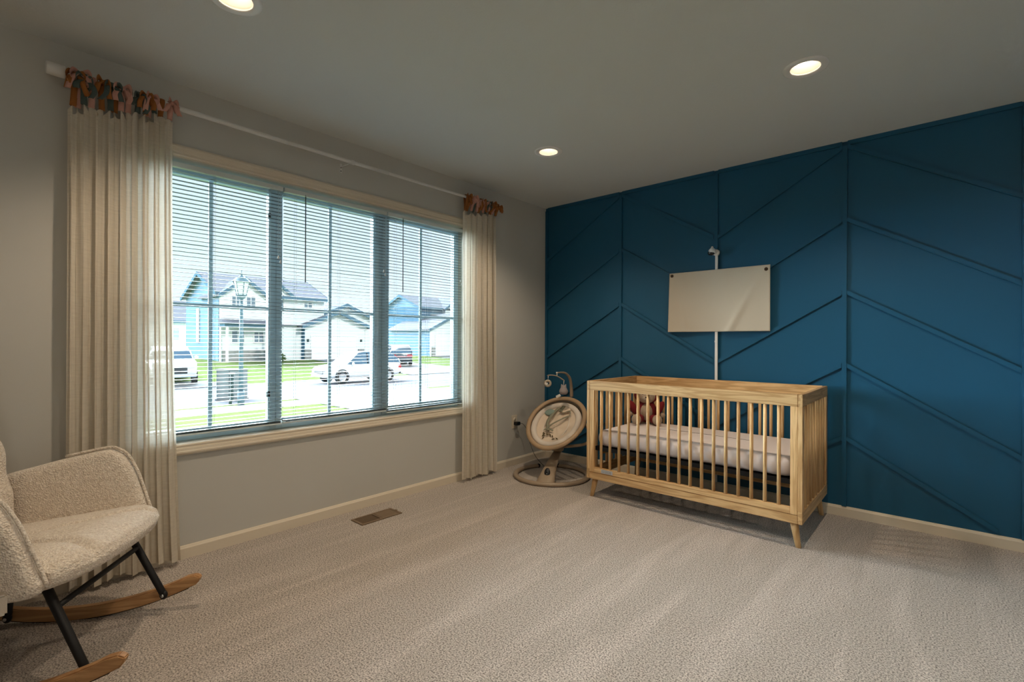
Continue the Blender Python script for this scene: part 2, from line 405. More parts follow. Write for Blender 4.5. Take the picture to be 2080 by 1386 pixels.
def baseboard(name, ax, a0, a1, wall, sgn):
    prof = [(0, -.02), (.013, -.02), (.013, .052), (.009, .058), (.006, .064), (0, .066)]
    m_ = MB()
    if ax == 'y': m_.prism([(wall+sgn*p[0], 0, p[1]) for p in prof], (0, a0, 0), (0, a1, 0))
    else: m_.prism([(0, wall+sgn*p[0], p[1]) for p in prof], (a0, 0, 0), (a1, 0, 0))
    return m_.build(name, 'trim_paint', kind='structure')
baseboard('baseboard_left', 'y', RY, 0, 0, 1); baseboard('baseboard_back', 'x', 0.0131, RX, 0, -1)
baseboard('baseboard_right', 'y', RY, 0, RX, -1); baseboard('baseboard_front', 'x', 0, RX, RY, 1)

# window casing (mitred moulding), jamb liner
tr_ = bpy.data.objects.new('trim_1', None); C.objects.link(tr_); tr_['kind'] = 'structure'
cw = .054
prof = [(0, 0), (0, .010), (.006, .014), (.012, .012), (.018, .012), (.020, .015), (.034, .017), (.037, .020), (.045, .020), (.050, .016), (cw, .015), (cw, 0)]
def casing(p0, p1, out, m0, m1, name='casing_board'):      # p0,p1 on inner edge (y,z), out = outward dir (y,z)
    vs = []; d = (Vector((0, *p1))-Vector((0, *p0))).normalized(); o_ = Vector((0, *out))
    for p, mi_, sg in ((p0, m0, -1), (p1, m1, 1)):
        for a, h in prof: vs.append(Vector((h, *p))+o_*a+d*sg*a*mi_)
    n_ = len(prof)
    fs = [(i, (i+1) % n_, (i+1) % n_+n_, i+n_) for i in range(n_)]+[tuple(range(n_)), tuple(range(n_, 2*n_))]
    m_ = MB(); m_.add(vs, fs); m_.build(name, 'trim_paint', parent=tr_)
casing((OY0, OZ1), (OY1, OZ1), (0, 1), 1, 1); casing((OY0, OZ0), (OY1, OZ0), (0, -1), 1, 1)
casing((OY0, OZ0), (OY0, OZ1), (-1, 0), 1, 1); casing((OY1, OZ0), (OY1, OZ1), (1, 0), 1, 1)
for a in ((OY0-.001, OY0+.006, OZ0, OZ1), (OY1-.006, OY1+.001, OZ0, OZ1)): MB().box(-.15, .001, *a).build('jamb', 'trim_paint', parent=tr_)
MB().box(-.15, .001, OY0+.006, OY1-.006, OZ1-.004, OZ1+.016).build('jamb', 'trim_paint', parent=tr_)
MB().box(-.15, .004, OY0+.006, OY1-.006, OZ0-.022, OZ0).build('sill', 'trim_paint', parent=tr_)

# windows: three units
def window(i, y0, y1, lw, rw, vy):
    wo = bpy.data.objects.new('window_%d' % i, None); C.objects.link(wo); wo['kind'] = 'structure'
    z0, z1 = OZ0+.002, OZ1-.006; x0, x1 = -.145, -.085
    MB().box(x0, x1, y0+.001, y0+lw, z0, z1).box(x0, x1, y1-rw, y1-.001, z0, z1).box(x0, x1, y0+lw, y1-rw, z0, z0+.055).box(x0, x1, y0+lw, y1-rw, z1-.05, z1).build('window_frame', 'vinyl_white', parent=wo, bev=.002)
    s = .02   # inner sash bead
    ya, yb, za, zb_ = y0+lw, y1-rw, z0+.055, z1-.05
    MB().box(-.13, -.095, ya, ya+.006, za, zb_).box(-.13, -.095, yb-.006, yb, za, zb_).box(-.13, -.095, ya+.006, yb-.006, za, za+.006).box(-.13, -.095, ya+.006, yb-.006, zb_-.006, zb_).build('sash_bead', 'vinyl_white', parent=wo)
    MB().box(-.116, -.113, ya+.006, yb-.006, za+.006, zb_-.006).build('pane', 'glass', parent=wo)
    MB().box(-.112, -.104, vy-.010, vy+.010, za+.006, zb_-.006).build('muntin', 'vinyl_white', parent=wo)
    for a_, c_ in ((ya+.006, vy-.010), (vy+.010, yb-.006)): MB().box(-.112, -.104, a_, c_, 1.298, 1.318).build('muntin', 'vinyl_white', parent=wo)
    return wo
w1 = window(1, OY0+.007, -2.535, .06, .034, -2.877)
w2 = window(2, -2.535, -1.80, .034, .06, -2.182)
w3 = window(3, -1.80, OY1-.007, .058, .034, -1.441)
for z in (.80, 1.86):
    MB().box(-.10, -.078, -2.585, -2.568, z-.016, z+.016).build('sash_latch', 'dark_plastic', parent=w1, bev=.002)

# mini blinds
PITCH = .0214
def slat_mesh(L):
    m_ = MB(); k = 5; vs = []
    for sgn in (0, 1):
        for i in range(k):
            a = i/(k-1)*2-1; vs.append((a*.0125, 0, .0016*(1-a*a)-.0003*sgn)); 
    v2 = [(x, -L/2, z) for x, y, z in vs]+[(x, L/2, z) for x, y, z in vs]
    fs = []
    for i in range(k-1): fs += [(i, i+1, i+1+2*k, i+2*k), (k+i, k+i+2*k, k+i+1+2*k, k+i+1)]
    fs += [(0, 2*k, 3*k, k), (k-1, 2*k-1, 4*k-1, 3*k-1)]
    return m_.add(v2, fs)
def blind(y0, y1, zbot, nstack, label, wand_y, seed):
    yc, L = (y0+y1)/2, y1-y0; X = -.034
    t_ = thing('mini_blind', label, 'blind', (X, yc, OZ1-.025), group='white mini blinds in the triple window')
    def P(mb, name, mat, parent=t_, **k):
        mb.xf(Matrix.Translation((-X, -yc, -(OZ1-.025)))); return mb.build(name, mat, parent=parent, **k)
    zt = 2.032
    P(MB().box(X-.014, X+.014, y0, y1, zt-.026, zt), 'headrail', 'rail_white', bev=.002)
    P(MB().box(X-.013, X+.013, y0, y1, zbot, zbot+.009), 'bottom_rail', 'rail_white', bev=.002)
    s0 = slat_mesh(L-.004).build('slat', 'slat_shaded', parent=t_)
    zs = []
    z = zbot+.012
    for i in range(nstack): zs.append(z); z += .0022
    z += .012
    while z < zt-.034: zs.append(z); z += PITCH
    rnd = random.Random(seed)
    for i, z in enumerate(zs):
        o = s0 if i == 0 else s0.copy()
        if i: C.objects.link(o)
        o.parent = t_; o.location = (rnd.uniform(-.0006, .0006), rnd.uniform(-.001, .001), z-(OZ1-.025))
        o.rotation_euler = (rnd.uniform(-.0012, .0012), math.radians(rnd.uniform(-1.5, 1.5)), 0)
    for fy in (.10, .5, .9):
        yy = y0+(y1-y0)*fy
        for dx in (-.013, .013): P(MB().tube([(X+dx, yy, zbot+.005), (X+dx, yy, zt-.026)], .0007, 4), 'ladder_cord', 'rail_white')
    P(MB().tube([(X+.02, wand_y, 2.0), (X+.021, wand_y, 1.475)], .0034, 6), 'tilt_wand', 'post_dark')
    P(MB().tube([(X+.018, wand_y, 2.012), (X+.021, wand_y, 1.995)], .002, 6), 'wand_hook', 'slat_shaded')
    cy = y1-.03
    P(MB().tube([(X+.018, cy, 2.005), (X+.02, cy, 1.62)], .0009, 4).tube([(X+.018, cy+.012, 2.005), (X+.02, cy+.012, 1.60)], .0009, 4), 'lift_cord', 'rail_white')
    P(MB().lathe((X+.02, cy, 1.60), [(.001, .02), (.004, .012), (.006, 0), (.0005, -.001)], 8).lathe((X+.02, cy+.012, 1.575), [(.001, .02), (.004, .012), (.006, 0), (.0005, -.001)], 8), 'cord_tassel', 'white_plastic')
    return t_
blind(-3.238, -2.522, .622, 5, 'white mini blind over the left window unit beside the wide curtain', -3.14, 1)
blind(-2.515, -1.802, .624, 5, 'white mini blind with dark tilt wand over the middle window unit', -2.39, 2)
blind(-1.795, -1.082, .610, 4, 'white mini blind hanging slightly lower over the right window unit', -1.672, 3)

# recessed ceiling lamps
pl_ = None
can_labels = ['recessed ceiling light over the corner, farthest one', 'recessed ceiling light near the blue wall, at the right', 'recessed ceiling light cut by the top edge, above the curtain', 'recessed ceiling light at the rear of the room, outside the photo']
for i, (cx, cy) in enumerate(CANS):
    if i == 0:
        t_ = thing('recessed_light', can_labels[0], 'ceiling light', (cx, cy, H), group='recessed ceiling lights')
        MB().lathe((0, 0, 0), [(.095, 0), (.094, -.004), (.086, -.007), (.066, -.007), (.062, -.003)], 40).build('trim_ring', 'white_plastic', parent=t_)
        pr = [(.062, -.003)]
        for k in range(6):
            r = .062-.002*k; pr += [(r-.0006, .004+k*.007), (r-.0030, .007+k*.007)]
        pr += [(.0775, .046), (.0775, 0)]
        MB().lathe((0, 0, 0), pr[:-2], 40).build('baffle', 'baffle_white', parent=t_)
        MB().lathe((0, 0, 0), [(.055, .040), (.0002, .044)], 32).build('lens', 'lens', parent=t_)
        MB().lathe((0, 0, 0), [(.075, .002), (.075, .07), (.0002, .07)], 24).build('housing', 'baffle_white', parent=t_)
    else: dup(t_, (cx, cy, H), label=can_labels[i])
    sp_ = bpy.data.lights.new('can_bulb', 'SPOT'); so2 = bpy.data.objects.new('can_bulb', sp_); C.objects.link(so2)
    so2.location = (cx, cy, H+.006); sp_.energy = CAN_POWER; sp_.color = (1, .80, .58); sp_.spot_size = math.radians(128); sp_.spot_blend = .7; sp_.shadow_soft_size = .03

# added unseen fill dome on the rear ceiling, brightens the room from behind
fl_ = thing('added_fill_dome', 'added unseen fill dome on the ceiling in the rear of the room', 'ceiling light', (3.7, -4.5, H))
MB().lathe((0, 0, 0), [(.0002, -.001), (.21, -.001), (.21, -.03), (.19, -.035)], 32).build('fill_base', 'white_plastic', parent=fl_)
MB().lathe((0, 0, 0), [(.188, -.034), (.17, -.075), (.11, -.105), (.0002, -.118)], 32).build('fill_dome', 'fill_glow', parent=fl_)

# ------------------------------------------------------------------ curtain rod
RXx, RZ = .10, 2.266
def rz(y):                                   # the rod sags slightly towards its middle bracket
    return RZ+.006*((y+2.156)/1.3)**2-.012 if y > -3.6 else RZ
rod = thing('curtain_rod', 'long white telescoping curtain rod above the window', 'curtain rod', (RXx, -2.156, rz(-2.156)))
O3 = (RXx, -2.156, rz(-2.156))
def RB(mb, name, mat, **k):
    mb.xf(Matrix.Translation((-O3[0], -O3[1], -O3[2]))); return mb.build(name, mat, parent=rod, **k)
RB(MB().tube([(RXx, y, rz(y)) for y in [-3.5+.05*i for i in range(20)]], .0125, 14), 'rod_tube', 'rod_white')
RB(MB().tube([(RXx, y, rz(y)) for y in [-2.555, -2.3, -2.1, -1.88]], .0112, 14), 'rod_tube', 'rod_white')
RB(MB().tube([(RXx, y, rz(y)) for y in [-1.885, -1.6, -1.3, -1.0, -.79]], .0098, 14), 'rod_tube', 'rod_white')
RB(MB().lathe((RXx, -2.145, rz(-2.145)), [(.0112, -.012), (.0145, -.012), (.0145, .012), (.0112, .012)], 16, axis='y'), 'collar', 'rod_white')
def cap(y, s):
    z = rz(y)
    RB(MB().lathe((RXx, y, z), [(.0002, 0), (.024, 0), (.026, s*.004), (.026, s*.056), (.024, s*.060), (.0125, s*.060)], 20, axis='y'), 'end_cap', 'rod_white')
cap(-3.553, 1)
RB(MB().lathe((RXx, -.738, rz(-.738)), [(.0002, 0), (.015, 0), (.016, -.003), (.016, -.05), (.0098, -.053)], 18, axis='y'), 'end_cap', 'rod_white')
for yb_ in (-2.168, -.775):
    z = rz(yb_)
    RB(MB().box(0, .004, yb_-.008, yb_+.008, z-.052, z+.008).box(.004, RXx-.009, yb_-.004, yb_+.004, z-.0165, z-.0125).tube([(RXx-.012, yb_, z-.014), (RXx, yb_, z-.016), (RXx+.012, yb_, z-.01)], .003, 6), 'bracket', 'rod_white', bev=.0008)
    for dz in (-.018, -.040): RB(MB().lathe((.004, yb_, z+dz), [(.0036, 0), (.0032, .0015), (.0002, .002)], 10, axis='x'), 'screw', 'dark_hole')

# ------------------------------------------------------------------ curtains with ribbon ties
def ribbon(mb, path, wdir, wd, taper=1.0):
    P = [Vector(p) for p in path]; W = Vector(wdir).normalized(); vs = []
    n_ = len(P)
    for i, p in enumerate(P):
        s_ = wd*(1-(1-taper)*i/(n_-1))/2
        for k in (-1, 0, 1): vs.append(p+W*s_*k+Vector((0, 0, .0015*(1-abs(k)))))
    fs = []
    for i in range(n_-1):
        for k in (0, 1): a = i*3+k; fs.append((a, a+1, a+4, a+3))
    return mb.add(vs, fs, True)
def curtain(name, label, y0, y1, ztop, zhem, nf, amp, seed, ties, spread=0.0, dirn=1):
    rnd = random.Random(seed)
    X0 = .078
    yc = (y0+y1)/2
    t_ = thing('curtain', label, 'curtain', (X0, yc, 0), group='sheer cream curtains at the window')
    ph = [rnd.uniform(-.5, .5) for _ in range(nf*2+2)]
    aa = [rnd.uniform(.55, 1.15) for _ in range(nf*2+2)]
    def fold(u, v):                       # v=0 top, 1 hem
        q = u*nf; i = int(q); fr = q-i
        a0 = aa[min(i, len(aa)-1)]; a1 = aa[min(i+1, len(aa)-1)]; A = a0+(a1-a0)*fr
        s_ = math.sin(2*PI*q+ph[0]+.35*math.sin(3*v+i)+.5*nz(u*5, v*1.6, seed))
        A2 = amp*A*(.75+.35*v+.25*nz(u*4, v*2.5, seed+9))
        dx = A2*(s_*abs(s_)**-.15 if abs(s_) > 1e-4 else 0)
        dy = (.45*amp)*math.sin(4*PI*q+ph[1])*A
        dx += .0022*math.sin(2*PI*q*3.1+5*nz(u*7, v*.8, seed+3))
        return dx, dy
    tie_u = [(k+.25)/len(ties) for k in range(len(ties))]
    def zt(u):
        b_ = ztop[0]+(ztop[1]-ztop[0])*u
        q = u*len(ties); fr = q-math.floor(q)
        return b_+.019*math.cos(2*PI*(fr-.25))-.012 + .012*nz(u*9, 3, seed)
    def pt(u, v):
        dx, dy = fold(u, v)
        y = y0+(y1-y0)*u+dy+spread*v*v*(u*u*u if dirn > 0 else -(1-u)**3)
        z = zt(u)*(1-v)+(zhem+.012*nz(u*6, 1, seed)+.010*math.sin(u*17))*v
        if v > .985: dx *= 1.03
        x = X0+dx
        return Vector((max(x, .0235), y, z))
    off = Matrix.Translation((-X0, -yc, 0))
    def B(mb, nm, mat, **k): mb.xf(off); return mb.build(nm, mat, parent=t_, **k)
    vv = lambda v: v**1.0
    B(MB().grid(nf*22+1, 56, lambda u, v: pt(u, vv(v))), 'fabric_panel', 'curtain')
    # hems: a doubled strip along top and bottom
    def strip(va, vb, nm): B(MB().grid(nf*22+1, 3, lambda u, v: pt(u, va+(vb-va)*v)+Vector((.0016, 0, 0))), nm, 'curtain')
    strip(0, .012, 'top_hem'); strip(.975, 1, 'bottom_hem')
    for k, (col, bow) in enumerate(ties):
        u = tie_u[k]; p = pt(u, 0); zr = rz(p.y); rr = .0165
        yr = p.y+rnd.uniform(-.004, .004)
        mb = MB()
        rr2 = rr+.0015*(k % 3)
        zf = p.z-.004
        front = [(p.x+.004, p.y, zf), (p.x*.4+(RXx+rr2)*.6, yr, (zf+zr)/2), (RXx+rr2, yr, zr-.004)]
        arc = [(RXx+rr2*math.cos(a), yr, zr+rr2*math.sin(a)) for a in [PI*j/8 for j in range(9)]]
        back = [(RXx-rr2, yr, zr-.01), (p.x*.5+(RXx-rr2)*.5, yr+.002, (zf+zr)/2), (p.x-.003, p.y+.003, zf)]
        ribbon(mb, spl(front, 4)[:-1]+arc+spl(back, 4), (0.12, 1, 0), .021)
        if bow:
            L = bow; c0 = Vector((RXx+rr2+.006, yr, zr-.006+rnd.uniform(-.01, .012)))
            for sgn in (-1, 1):
                lw = L*rnd.uniform(.8, 1.1); dz = rnd.uniform(-.01, .02)
                ribbon(mb, spl([c0, c0+Vector((.014, sgn*lw*.40, .008+dz*.4)), c0+Vector((.018, sgn*lw*.62, -.014+dz*.5)), c0+Vector((.010, sgn*lw*.46, -.038)), c0+Vector((.004, sgn*.004, -.004))], 5), (.75, .2*sgn, .62), .022)
                tl = rnd.uniform(.045, .085)
                ribbon(mb, spl([c0, c0+Vector((.014, sgn*.016, -.012)), c0+Vector((.016, sgn*(.022+rnd.uniform(-.006, .012)), -tl*.6)), c0+Vector((.008, sgn*(.028+rnd.uniform(-.01, .015)), -tl))], 5), (.25, 1, .1), .020)
            mb.ball(c0+Vector((.004, 0, 0)), (.008, .009, .009), 10, 7)
        B(mb, 'tie', 'tie_'+col, label={'pink': 'pink fabric tie', 'teal': 'dark grey-green fabric tie', 'ochre': 'ochre brown fabric tie'}[col], solid=.0012)
    return t_
P_, T_, K_ = 'pink', 'teal', 'ochre'
curtain('c', 'wide sheer cream curtain at left of the window, behind the rocking chair', -3.482, -3.100, (2.128, 2.205), .030, 9, .021, 3,
    [(K_, .05), (P_, .055), (T_, .045), (P_, 0), (K_, .04), (T_, .05), (K_, 0), (P_, .05), (P_, 0), (T_, .035), (K_, .04), (P_, .04), (T_, 0), (K_, 0), (P_, .03)], spread=.045)
curtain('c', 'narrow sheer cream curtain at right of the window, near the room corner', -1.172, -.792, (2.150, 2.180), .026, 6, .024, 8,
    [(K_, .05), (K_, 0), (P_, .045), (T_, 0), (P_, .045), (K_, .035), (P_, .045), (T_, .03), (K_, .045), (P_, 0), (K_, .04)], spread=.02)

# ------------------------------------------------------------------ crib
CX0, CX1, CY0, CY1, CZ0, CZ1 = .979, 2.347, -.778, -.039, .135, .838
crib = thing('crib', 'natural pine slatted baby crib standing against the blue wall', 'crib', ((CX0+CX1)/2, (CY0+CY1)/2, 0), math.radians(-.15))
oc = Matrix.Translation((-(CX0+CX1)/2, -(CY0+CY1)/2, 0))
def CB(mb, name, mat, **k):
    mb.xf(oc); me_o = mb.build(name, mat, parent=crib, **k); return me_o
EP = .023
for xa in (CX0, CX1-EP):
    xb = xa+EP
    CB(MB().box(xa, xb, CY0, CY1, CZ1-.066, CZ1), 'end_top_rail', 'pine_y', bev=.002)
    CB(MB().box(xa, xb, CY0, CY1, CZ0, CZ0+.068), 'end_bottom_rail', 'pine_y', bev=.002)
    for ya in (CY0, CY1-.042): CB(MB().box(xa, xb, ya, ya+.042, CZ0+.068, CZ1-.066), 'corner_post', 'pine_z', bev=.0015)
    ny = 9; g0, g1 = CY0+.042, CY1-.042; st = (g1-g0)/ny
    for k in range(1, ny):
        yy = g0+st*k
        CB(MB().tube([(xa+EP/2, yy, CZ0+.066), (xa+EP/2, yy, CZ1-.064)], .0105, 10), 'end_slat', 'pine_z')
for fi, (ya, yb_) in enumerate(((CY0, CY0+.025), (CY1-.025, CY1))):
    xa, xb = CX0+EP+.0006, CX1-EP-.0006
    CB(MB().box(xa, xb, ya, yb_, CZ1-.066, CZ1), 'top_rail', 'pine_x', bev=.002)
    CB(MB().box(xa, xb, ya, yb_, CZ0, CZ0+.0462), 'apron', 'pine_x', bev=.002)
    for x_ in (xa, xb-.036): CB(MB().box(x_, x_+.036, ya+.001, yb_-.001, CZ0+.0485, CZ1-.066), 'stile', 'pine_z', bev=.0012)
    CB(MB().box(xa+.0362, xb-.0362, ya+.001, yb_-.001, CZ0+.0485, CZ0+.085), 'bottom_rail', 'pine_x', bev=.002)
    for k in range(17):
        xx = 1.0927+(2.2296-1.0927)*k/16
        CB(MB().tube([(xx, (ya+yb_)/2, CZ0+.083), (xx, (ya+yb_)/2, CZ1-.064)], .0098, 10), 'slat', 'pine_z')
for sx_, fx in ((1, CX1-.05), (-1, CX0+.05)):
    for sy, fy in ((-1, CY0+.045), (1, CY1-.045)):
        top = (fx, fy, CZ0+.004); bot = (fx+sx_*.026, fy-sy*(-1)*.012, -.004)
        CB(MB().tube([bot, (bot[0]+(top[0]-bot[0])*.5, (bot[1]+top[1])/2, .066), top], [.0135, .0175, .022], 14), 'leg', 'pine_z')
# sprung mattress base
CB(MB().box(CX0+.04, CX1-.04, CY0+.04, CY0+.062, .335, .362).box(CX0+.04, CX1-.04, CY1-.062, CY1-.04, .335, .362).box(CX0+.04, CX0+.062, CY0+.062, CY1-.062, .335, .362).box(CX1-.062, CX1-.04, CY0+.062, CY1-.062, .335, .362).box(CX0+.062, CX1-.062, CY0+.062, CY1-.062, .350, .356), 'mattress_base', 'black_metal', bev=.001)
CB(MB().box(CX0+.05, CX1-.05, CY1-.11, CY1-.085, .300, .318).box(CX0+.05, CX0+.075, CY0+.10, CY1-.11, .300, .318), 'base_batten', 'pine_x', bev=.001)
for x_ in (CX0+.03, CX1-.03):
    for y_ in (CY0+.05, CY1-.05): CB(MB().tube([(x_, y_, .30), (x_, y_, .366)], .006, 8), 'base_bolt', 'black_metal')
# maker's label: printed lines only
lb = CB(MB().box(1.100, 1.191, CY0-.0004, CY0+.0012, .1885, .2140), 'label_plate', 'silver_label', label='small silver sticker')
lines = MB(); rl = random.Random(4)
for r in range(4):
    x = 1.105
    while x < 1.180:
        wd_ = rl.uniform(.003, .010); lines.box(x, min(x+wd_, 1.187), CY0-.0008, CY0-.0003, .2085-r*.0052, .2103-r*.0052); x += wd_+.0018
lines.xf(oc); lp_ = lines.build('print', 'label_ink', parent=lb)

# mattress with fitted sheet
def rbox(x0, x1, y0, y1, z0, z1, r, nx=90, ny=46, f=None, ex=5.0):
    cx, cy, cz = (x0+x1)/2, (y0+y1)/2, (z0+z1)/2; a, b_, c = (x1-x0)/2, (y1-y0)/2, (z1-z0)/2
    def fn(u, v):
        th = 2*PI*u; ph = PI*(v-.5)
        ct, st = math.cos(th), math.sin(th); cp, sp = math.cos(ph), math.sin(ph)
        sg = lambda t_, e: math.copysign(abs(t_)**e, t_)
        p = Vector((cx+a*sg(ct, .12)*sg(cp, r), cy+b_*sg(st, .12)*sg(cp, r), cz+c*sg(sp, r)))
        return p + (f(p) if f else Vector((0, 0, 0)))
    return fn
def smooth_slab(x0, x1, y0, y1, z0, z1, er, nu=140, nv=26, f=None, cr=.04):
    """cushion: rounded-rectangle plan, half-round edge of radius er"""
    cx, cy, cz = (x0+x1)/2, (y0+y1)/2, (z0+z1)/2; hx, hy, hz = (x1-x0)/2, (y1-y0)/2, (z1-z0)/2
    def outline(u, ins):
        per = u*8; ax, ay, rr = hx-ins, hy-ins, max(cr-ins, .002)
        seglen = [2*(ay-rr), rr*PI/2, 2*(ax-rr), rr*PI/2]*2; tot = sum(seglen); d = u*tot
        pts = [((ax, -(ay-rr)), (0, 1)), None, ((ax-rr, ay), (-1, 0)), None, ((-ax, ay-rr), (0, -1)), None, ((-(ax-rr), -ay), (1, 0)), None]
        cen = [None, (ax-rr, ay-rr, 0), None, (-(ax-rr), ay-rr, PI/2), None, (-(ax-rr), -(ay-rr), PI), None, (ax-rr, -(ay-rr), 1.5*PI)]
        for i in range(8):
            if d <= seglen[i] or i == 7:
                if i % 2 == 0: (px, py), (dx, dy) = pts[i]; return px+dx*d, py+dy*d
                c_ = cen[i]; a = c_[2]+d/rr; return c_[0]+rr*math.cos(a), c_[1]+rr*math.sin(a)
            d -= seglen[i]
    def fn(u, v):
        u = u % 1.0
        if v < .3: t = v/.3; ins = er+(min(hx, hy)-er)*(1-t)*.98; z = cz-hz
        elif v > .7: t = (v-.7)/.3; ins = er+(min(hx, hy)-er)*t*.98; z = cz+hz
        else: a = (v-.3)/.4*PI; ins = er*(1-math.sin(a)); z = cz-hz*math.cos(a)
        x, y = outline(u, ins); p = Vector((cx+x, cy+y, z))
        return p+(f(p) if f else Vector((0, 0, 0)))
    return MB().grid(nu, nv, fn, True, True)
def sheetf(p):
    topness = max(0, (p.z-.40)/.08)
    side = 1 if p.y < -.70 else 0
    w_ = .006*nz(p.x*9, p.z*6, 2)+(.004*math.sin(p.x*95+p.z*60+3*nz(p.x*4, p.z*8)) if side else 0)*(1 if p.x > 1.55 else .5)
    crown = .012*max(0, 1-((p.x-1.66)/.62)**2)*max(0, 1-((p.y+.41)/.30)**2) if p.z > .45 else 0
    return Vector((0, w_*.8 if side else 0, crown+.0015*nz(p.x*7, p.y*7, 1)))
mt = smooth_slab(CX0+.045, CX1-.045, CY0+.040, CY1-.040, .366, .478, .045, 300, 34, sheetf, .07).build('mattress', 'sheet')
tag(mt, 'crib mattress in a pale pinkish fitted sheet', 'mattress')

# plush toy sitting in the far left corner of the crib
toy = thing('plush_toy', 'red hooded plush bear sitting in the crib corner', 'soft toy', (1.165, -.215, .495), math.radians(-62))
def TB(mb, nm, mat, **k): return mb.build(nm, mat, parent=toy, **k)
TB(MB().ball((0, 0, .085), (.068, .078, .092), 20, 14), 'body', 'red_plush')
TB(MB().ball((.030, 0, .082), (.052, .052, .070), 18, 12), 'belly', 'beige_plush', label='beige belly patch')
TB(MB().ball((0, 0, .208), (.080, .092, .072), 20, 14), 'hood', 'red_plush')
TB(MB().ball((.028, 0, .207), (.066, .074, .062), 18, 12).ball((.084, 0, .192), (.022, .030, .022), 14, 10), 'face', 'beige_plush', label='beige muzzle and face')
TB(MB().ball((.105, 0, .200), (.008, .011, .007), 10, 8), 'nose', 'dark_plastic')
for sg in (-1, 1):
    TB(MB().ball((.084, sg*.028, .224), .0055, 8, 6), 'eye', 'dark_plastic')
    TB(MB().ball((-.012, sg*.066, .258), (.016, .024, .024), 12, 8), 'ear', 'red_plush')
    lg = TB(MB().ball((.085, sg*.055, .032), (.078, .034, .034), 16, 10, Matrix.Rotation(sg*.30, 3, 'Z')), 'leg', 'red_plush')
    MB().ball((.150, sg*.076, .036), (.020, .036, .040), 14, 10).build('paw', 'beige_plush', parent=lg)
    ar = TB(MB().ball((.024, sg*.098, .108), (.034, .028, .064), 14, 10, Matrix.Rotation(-sg*.50, 3, 'X')), 'arm', 'red_plush')
    MB().ball((.034, sg*.122, .058), (.021, .021, .021), 12, 8).build('paw', 'beige_plush', parent=ar)

# ------------------------------------------------------------------ canvas wall cloth, camera, cable channel
cx0, cx1, cz0, cz1 = 1.272, 2.005, 1.200, 1.667
cnv = thing('canvas_banner', 'blank cream canvas cloth pinned to the blue wall above the crib', 'wall hanging', ((cx0+cx1)/2, -.02, (cz0+cz1)/2))
def cloth(u, v, off=0):
    x = cx0+(cx1-cx0)*u-(.010*(1-v) if u < .5 else -.0)*(1-2*u if u < .5 else 0)
    z = cz0+(cz1-cz0)*v
    d = .030+.007*math.sin(u*9+1)*(1-v)
    a = (u-.62)-(v*.34)                     # diagonal drag fold from the right grommet
    d += .017*math.exp(-(a/.04)**2)*(1-v)*min(1, 3*(1-v))
    a2 = (u-.20)+(v*.18); d += .011*math.exp(-(a2/.03)**2)*(1-v)
    d += .0025*nz(u*30, v*4)*(.3+v)*(1 if v > .75 else .4)+.004*u
    return Vector((x-(cx0+cx1)/2, -d+.02-off, z-(cz0+cz1)/2))
MB().grid(90, 60, cloth).build('cloth', 'canvas', parent=cnv, solid=.0016)
for u, v in ((.030, .955), (.965, .935)):
    p = cloth(u, v, .0012)
    g = MB().lathe(p, [(.0055, -.0002), (.0125, -.0002), (.0125, -.0018), (.009, -.003), (.0055, -.0018)], 18, axis='y').build('grommet', 'bronze', parent=cnv)
    MB().lathe(p, [(.0056, -.0016), (.0002, -.0026)], 12, axis='y').build('pin_head', 'grommet_hole', parent=g)
ch = thing('cable_channel', 'white vertical cable cover running down the blue wall to the floor', 'cable cover', (1.634, 0, .066))
o_ = MB().box(1.6235, 1.6445, -.0225, -bt-.0002, .068, 1.78).xf(Matrix.Translation((-1.634, 0, -.066))).build('channel', 'white_plastic', parent=ch, bev=.003)
MB().box(1.6225, 1.6455, -.0235, -.0226, 1.12, 1.132).xf(Matrix.Translation((-1.634, 0, -.066))).build('joint_cover', 'white_plastic', parent=ch)
bc = thing('baby_monitor_camera', 'small white round camera with black lens on the blue wall', 'camera', (1.632, -.02, 1.795))
MB().lathe((0, 0, 0), [(.0002, .0105), (.024, .0105), (.024, -.002), (.020, -.006), (.0002, -.006)], 24, axis='y').build('wall_mount', 'white_plastic', parent=bc)
MB().tube([(0, -.004, 0), (-.004, -.03, 0)], .007, 10).build('arm', 'white_plastic', parent=bc)
MB().ball((-.012, -.052, .002), (.027, .027, .027), 24, 16).build('shell', 'white_plastic', parent=bc)
MB().lathe((-.012, -.052, .026), [(.011, 0), (.009, .008), (.004, .016), (.0002, .017)], 14).build('cap', 'white_plastic', parent=bc)
rm_ = Matrix.Translation((-.0165, -.056, -.006)) @ Matrix.Rotation(math.radians(35), 4, 'X')
MB().ball((0, 0, 0), (.0268, .0262, .019), 22, 12).xf(rm_).build('lens_face', 'dark_plastic', parent=bc)
MB().lathe((-.020, -.083, -.010), [(.0065, 0), (.006, -.002), (.0002, -.003)], 14, axis='y').build('lens', 'ext_glass', parent=bc)

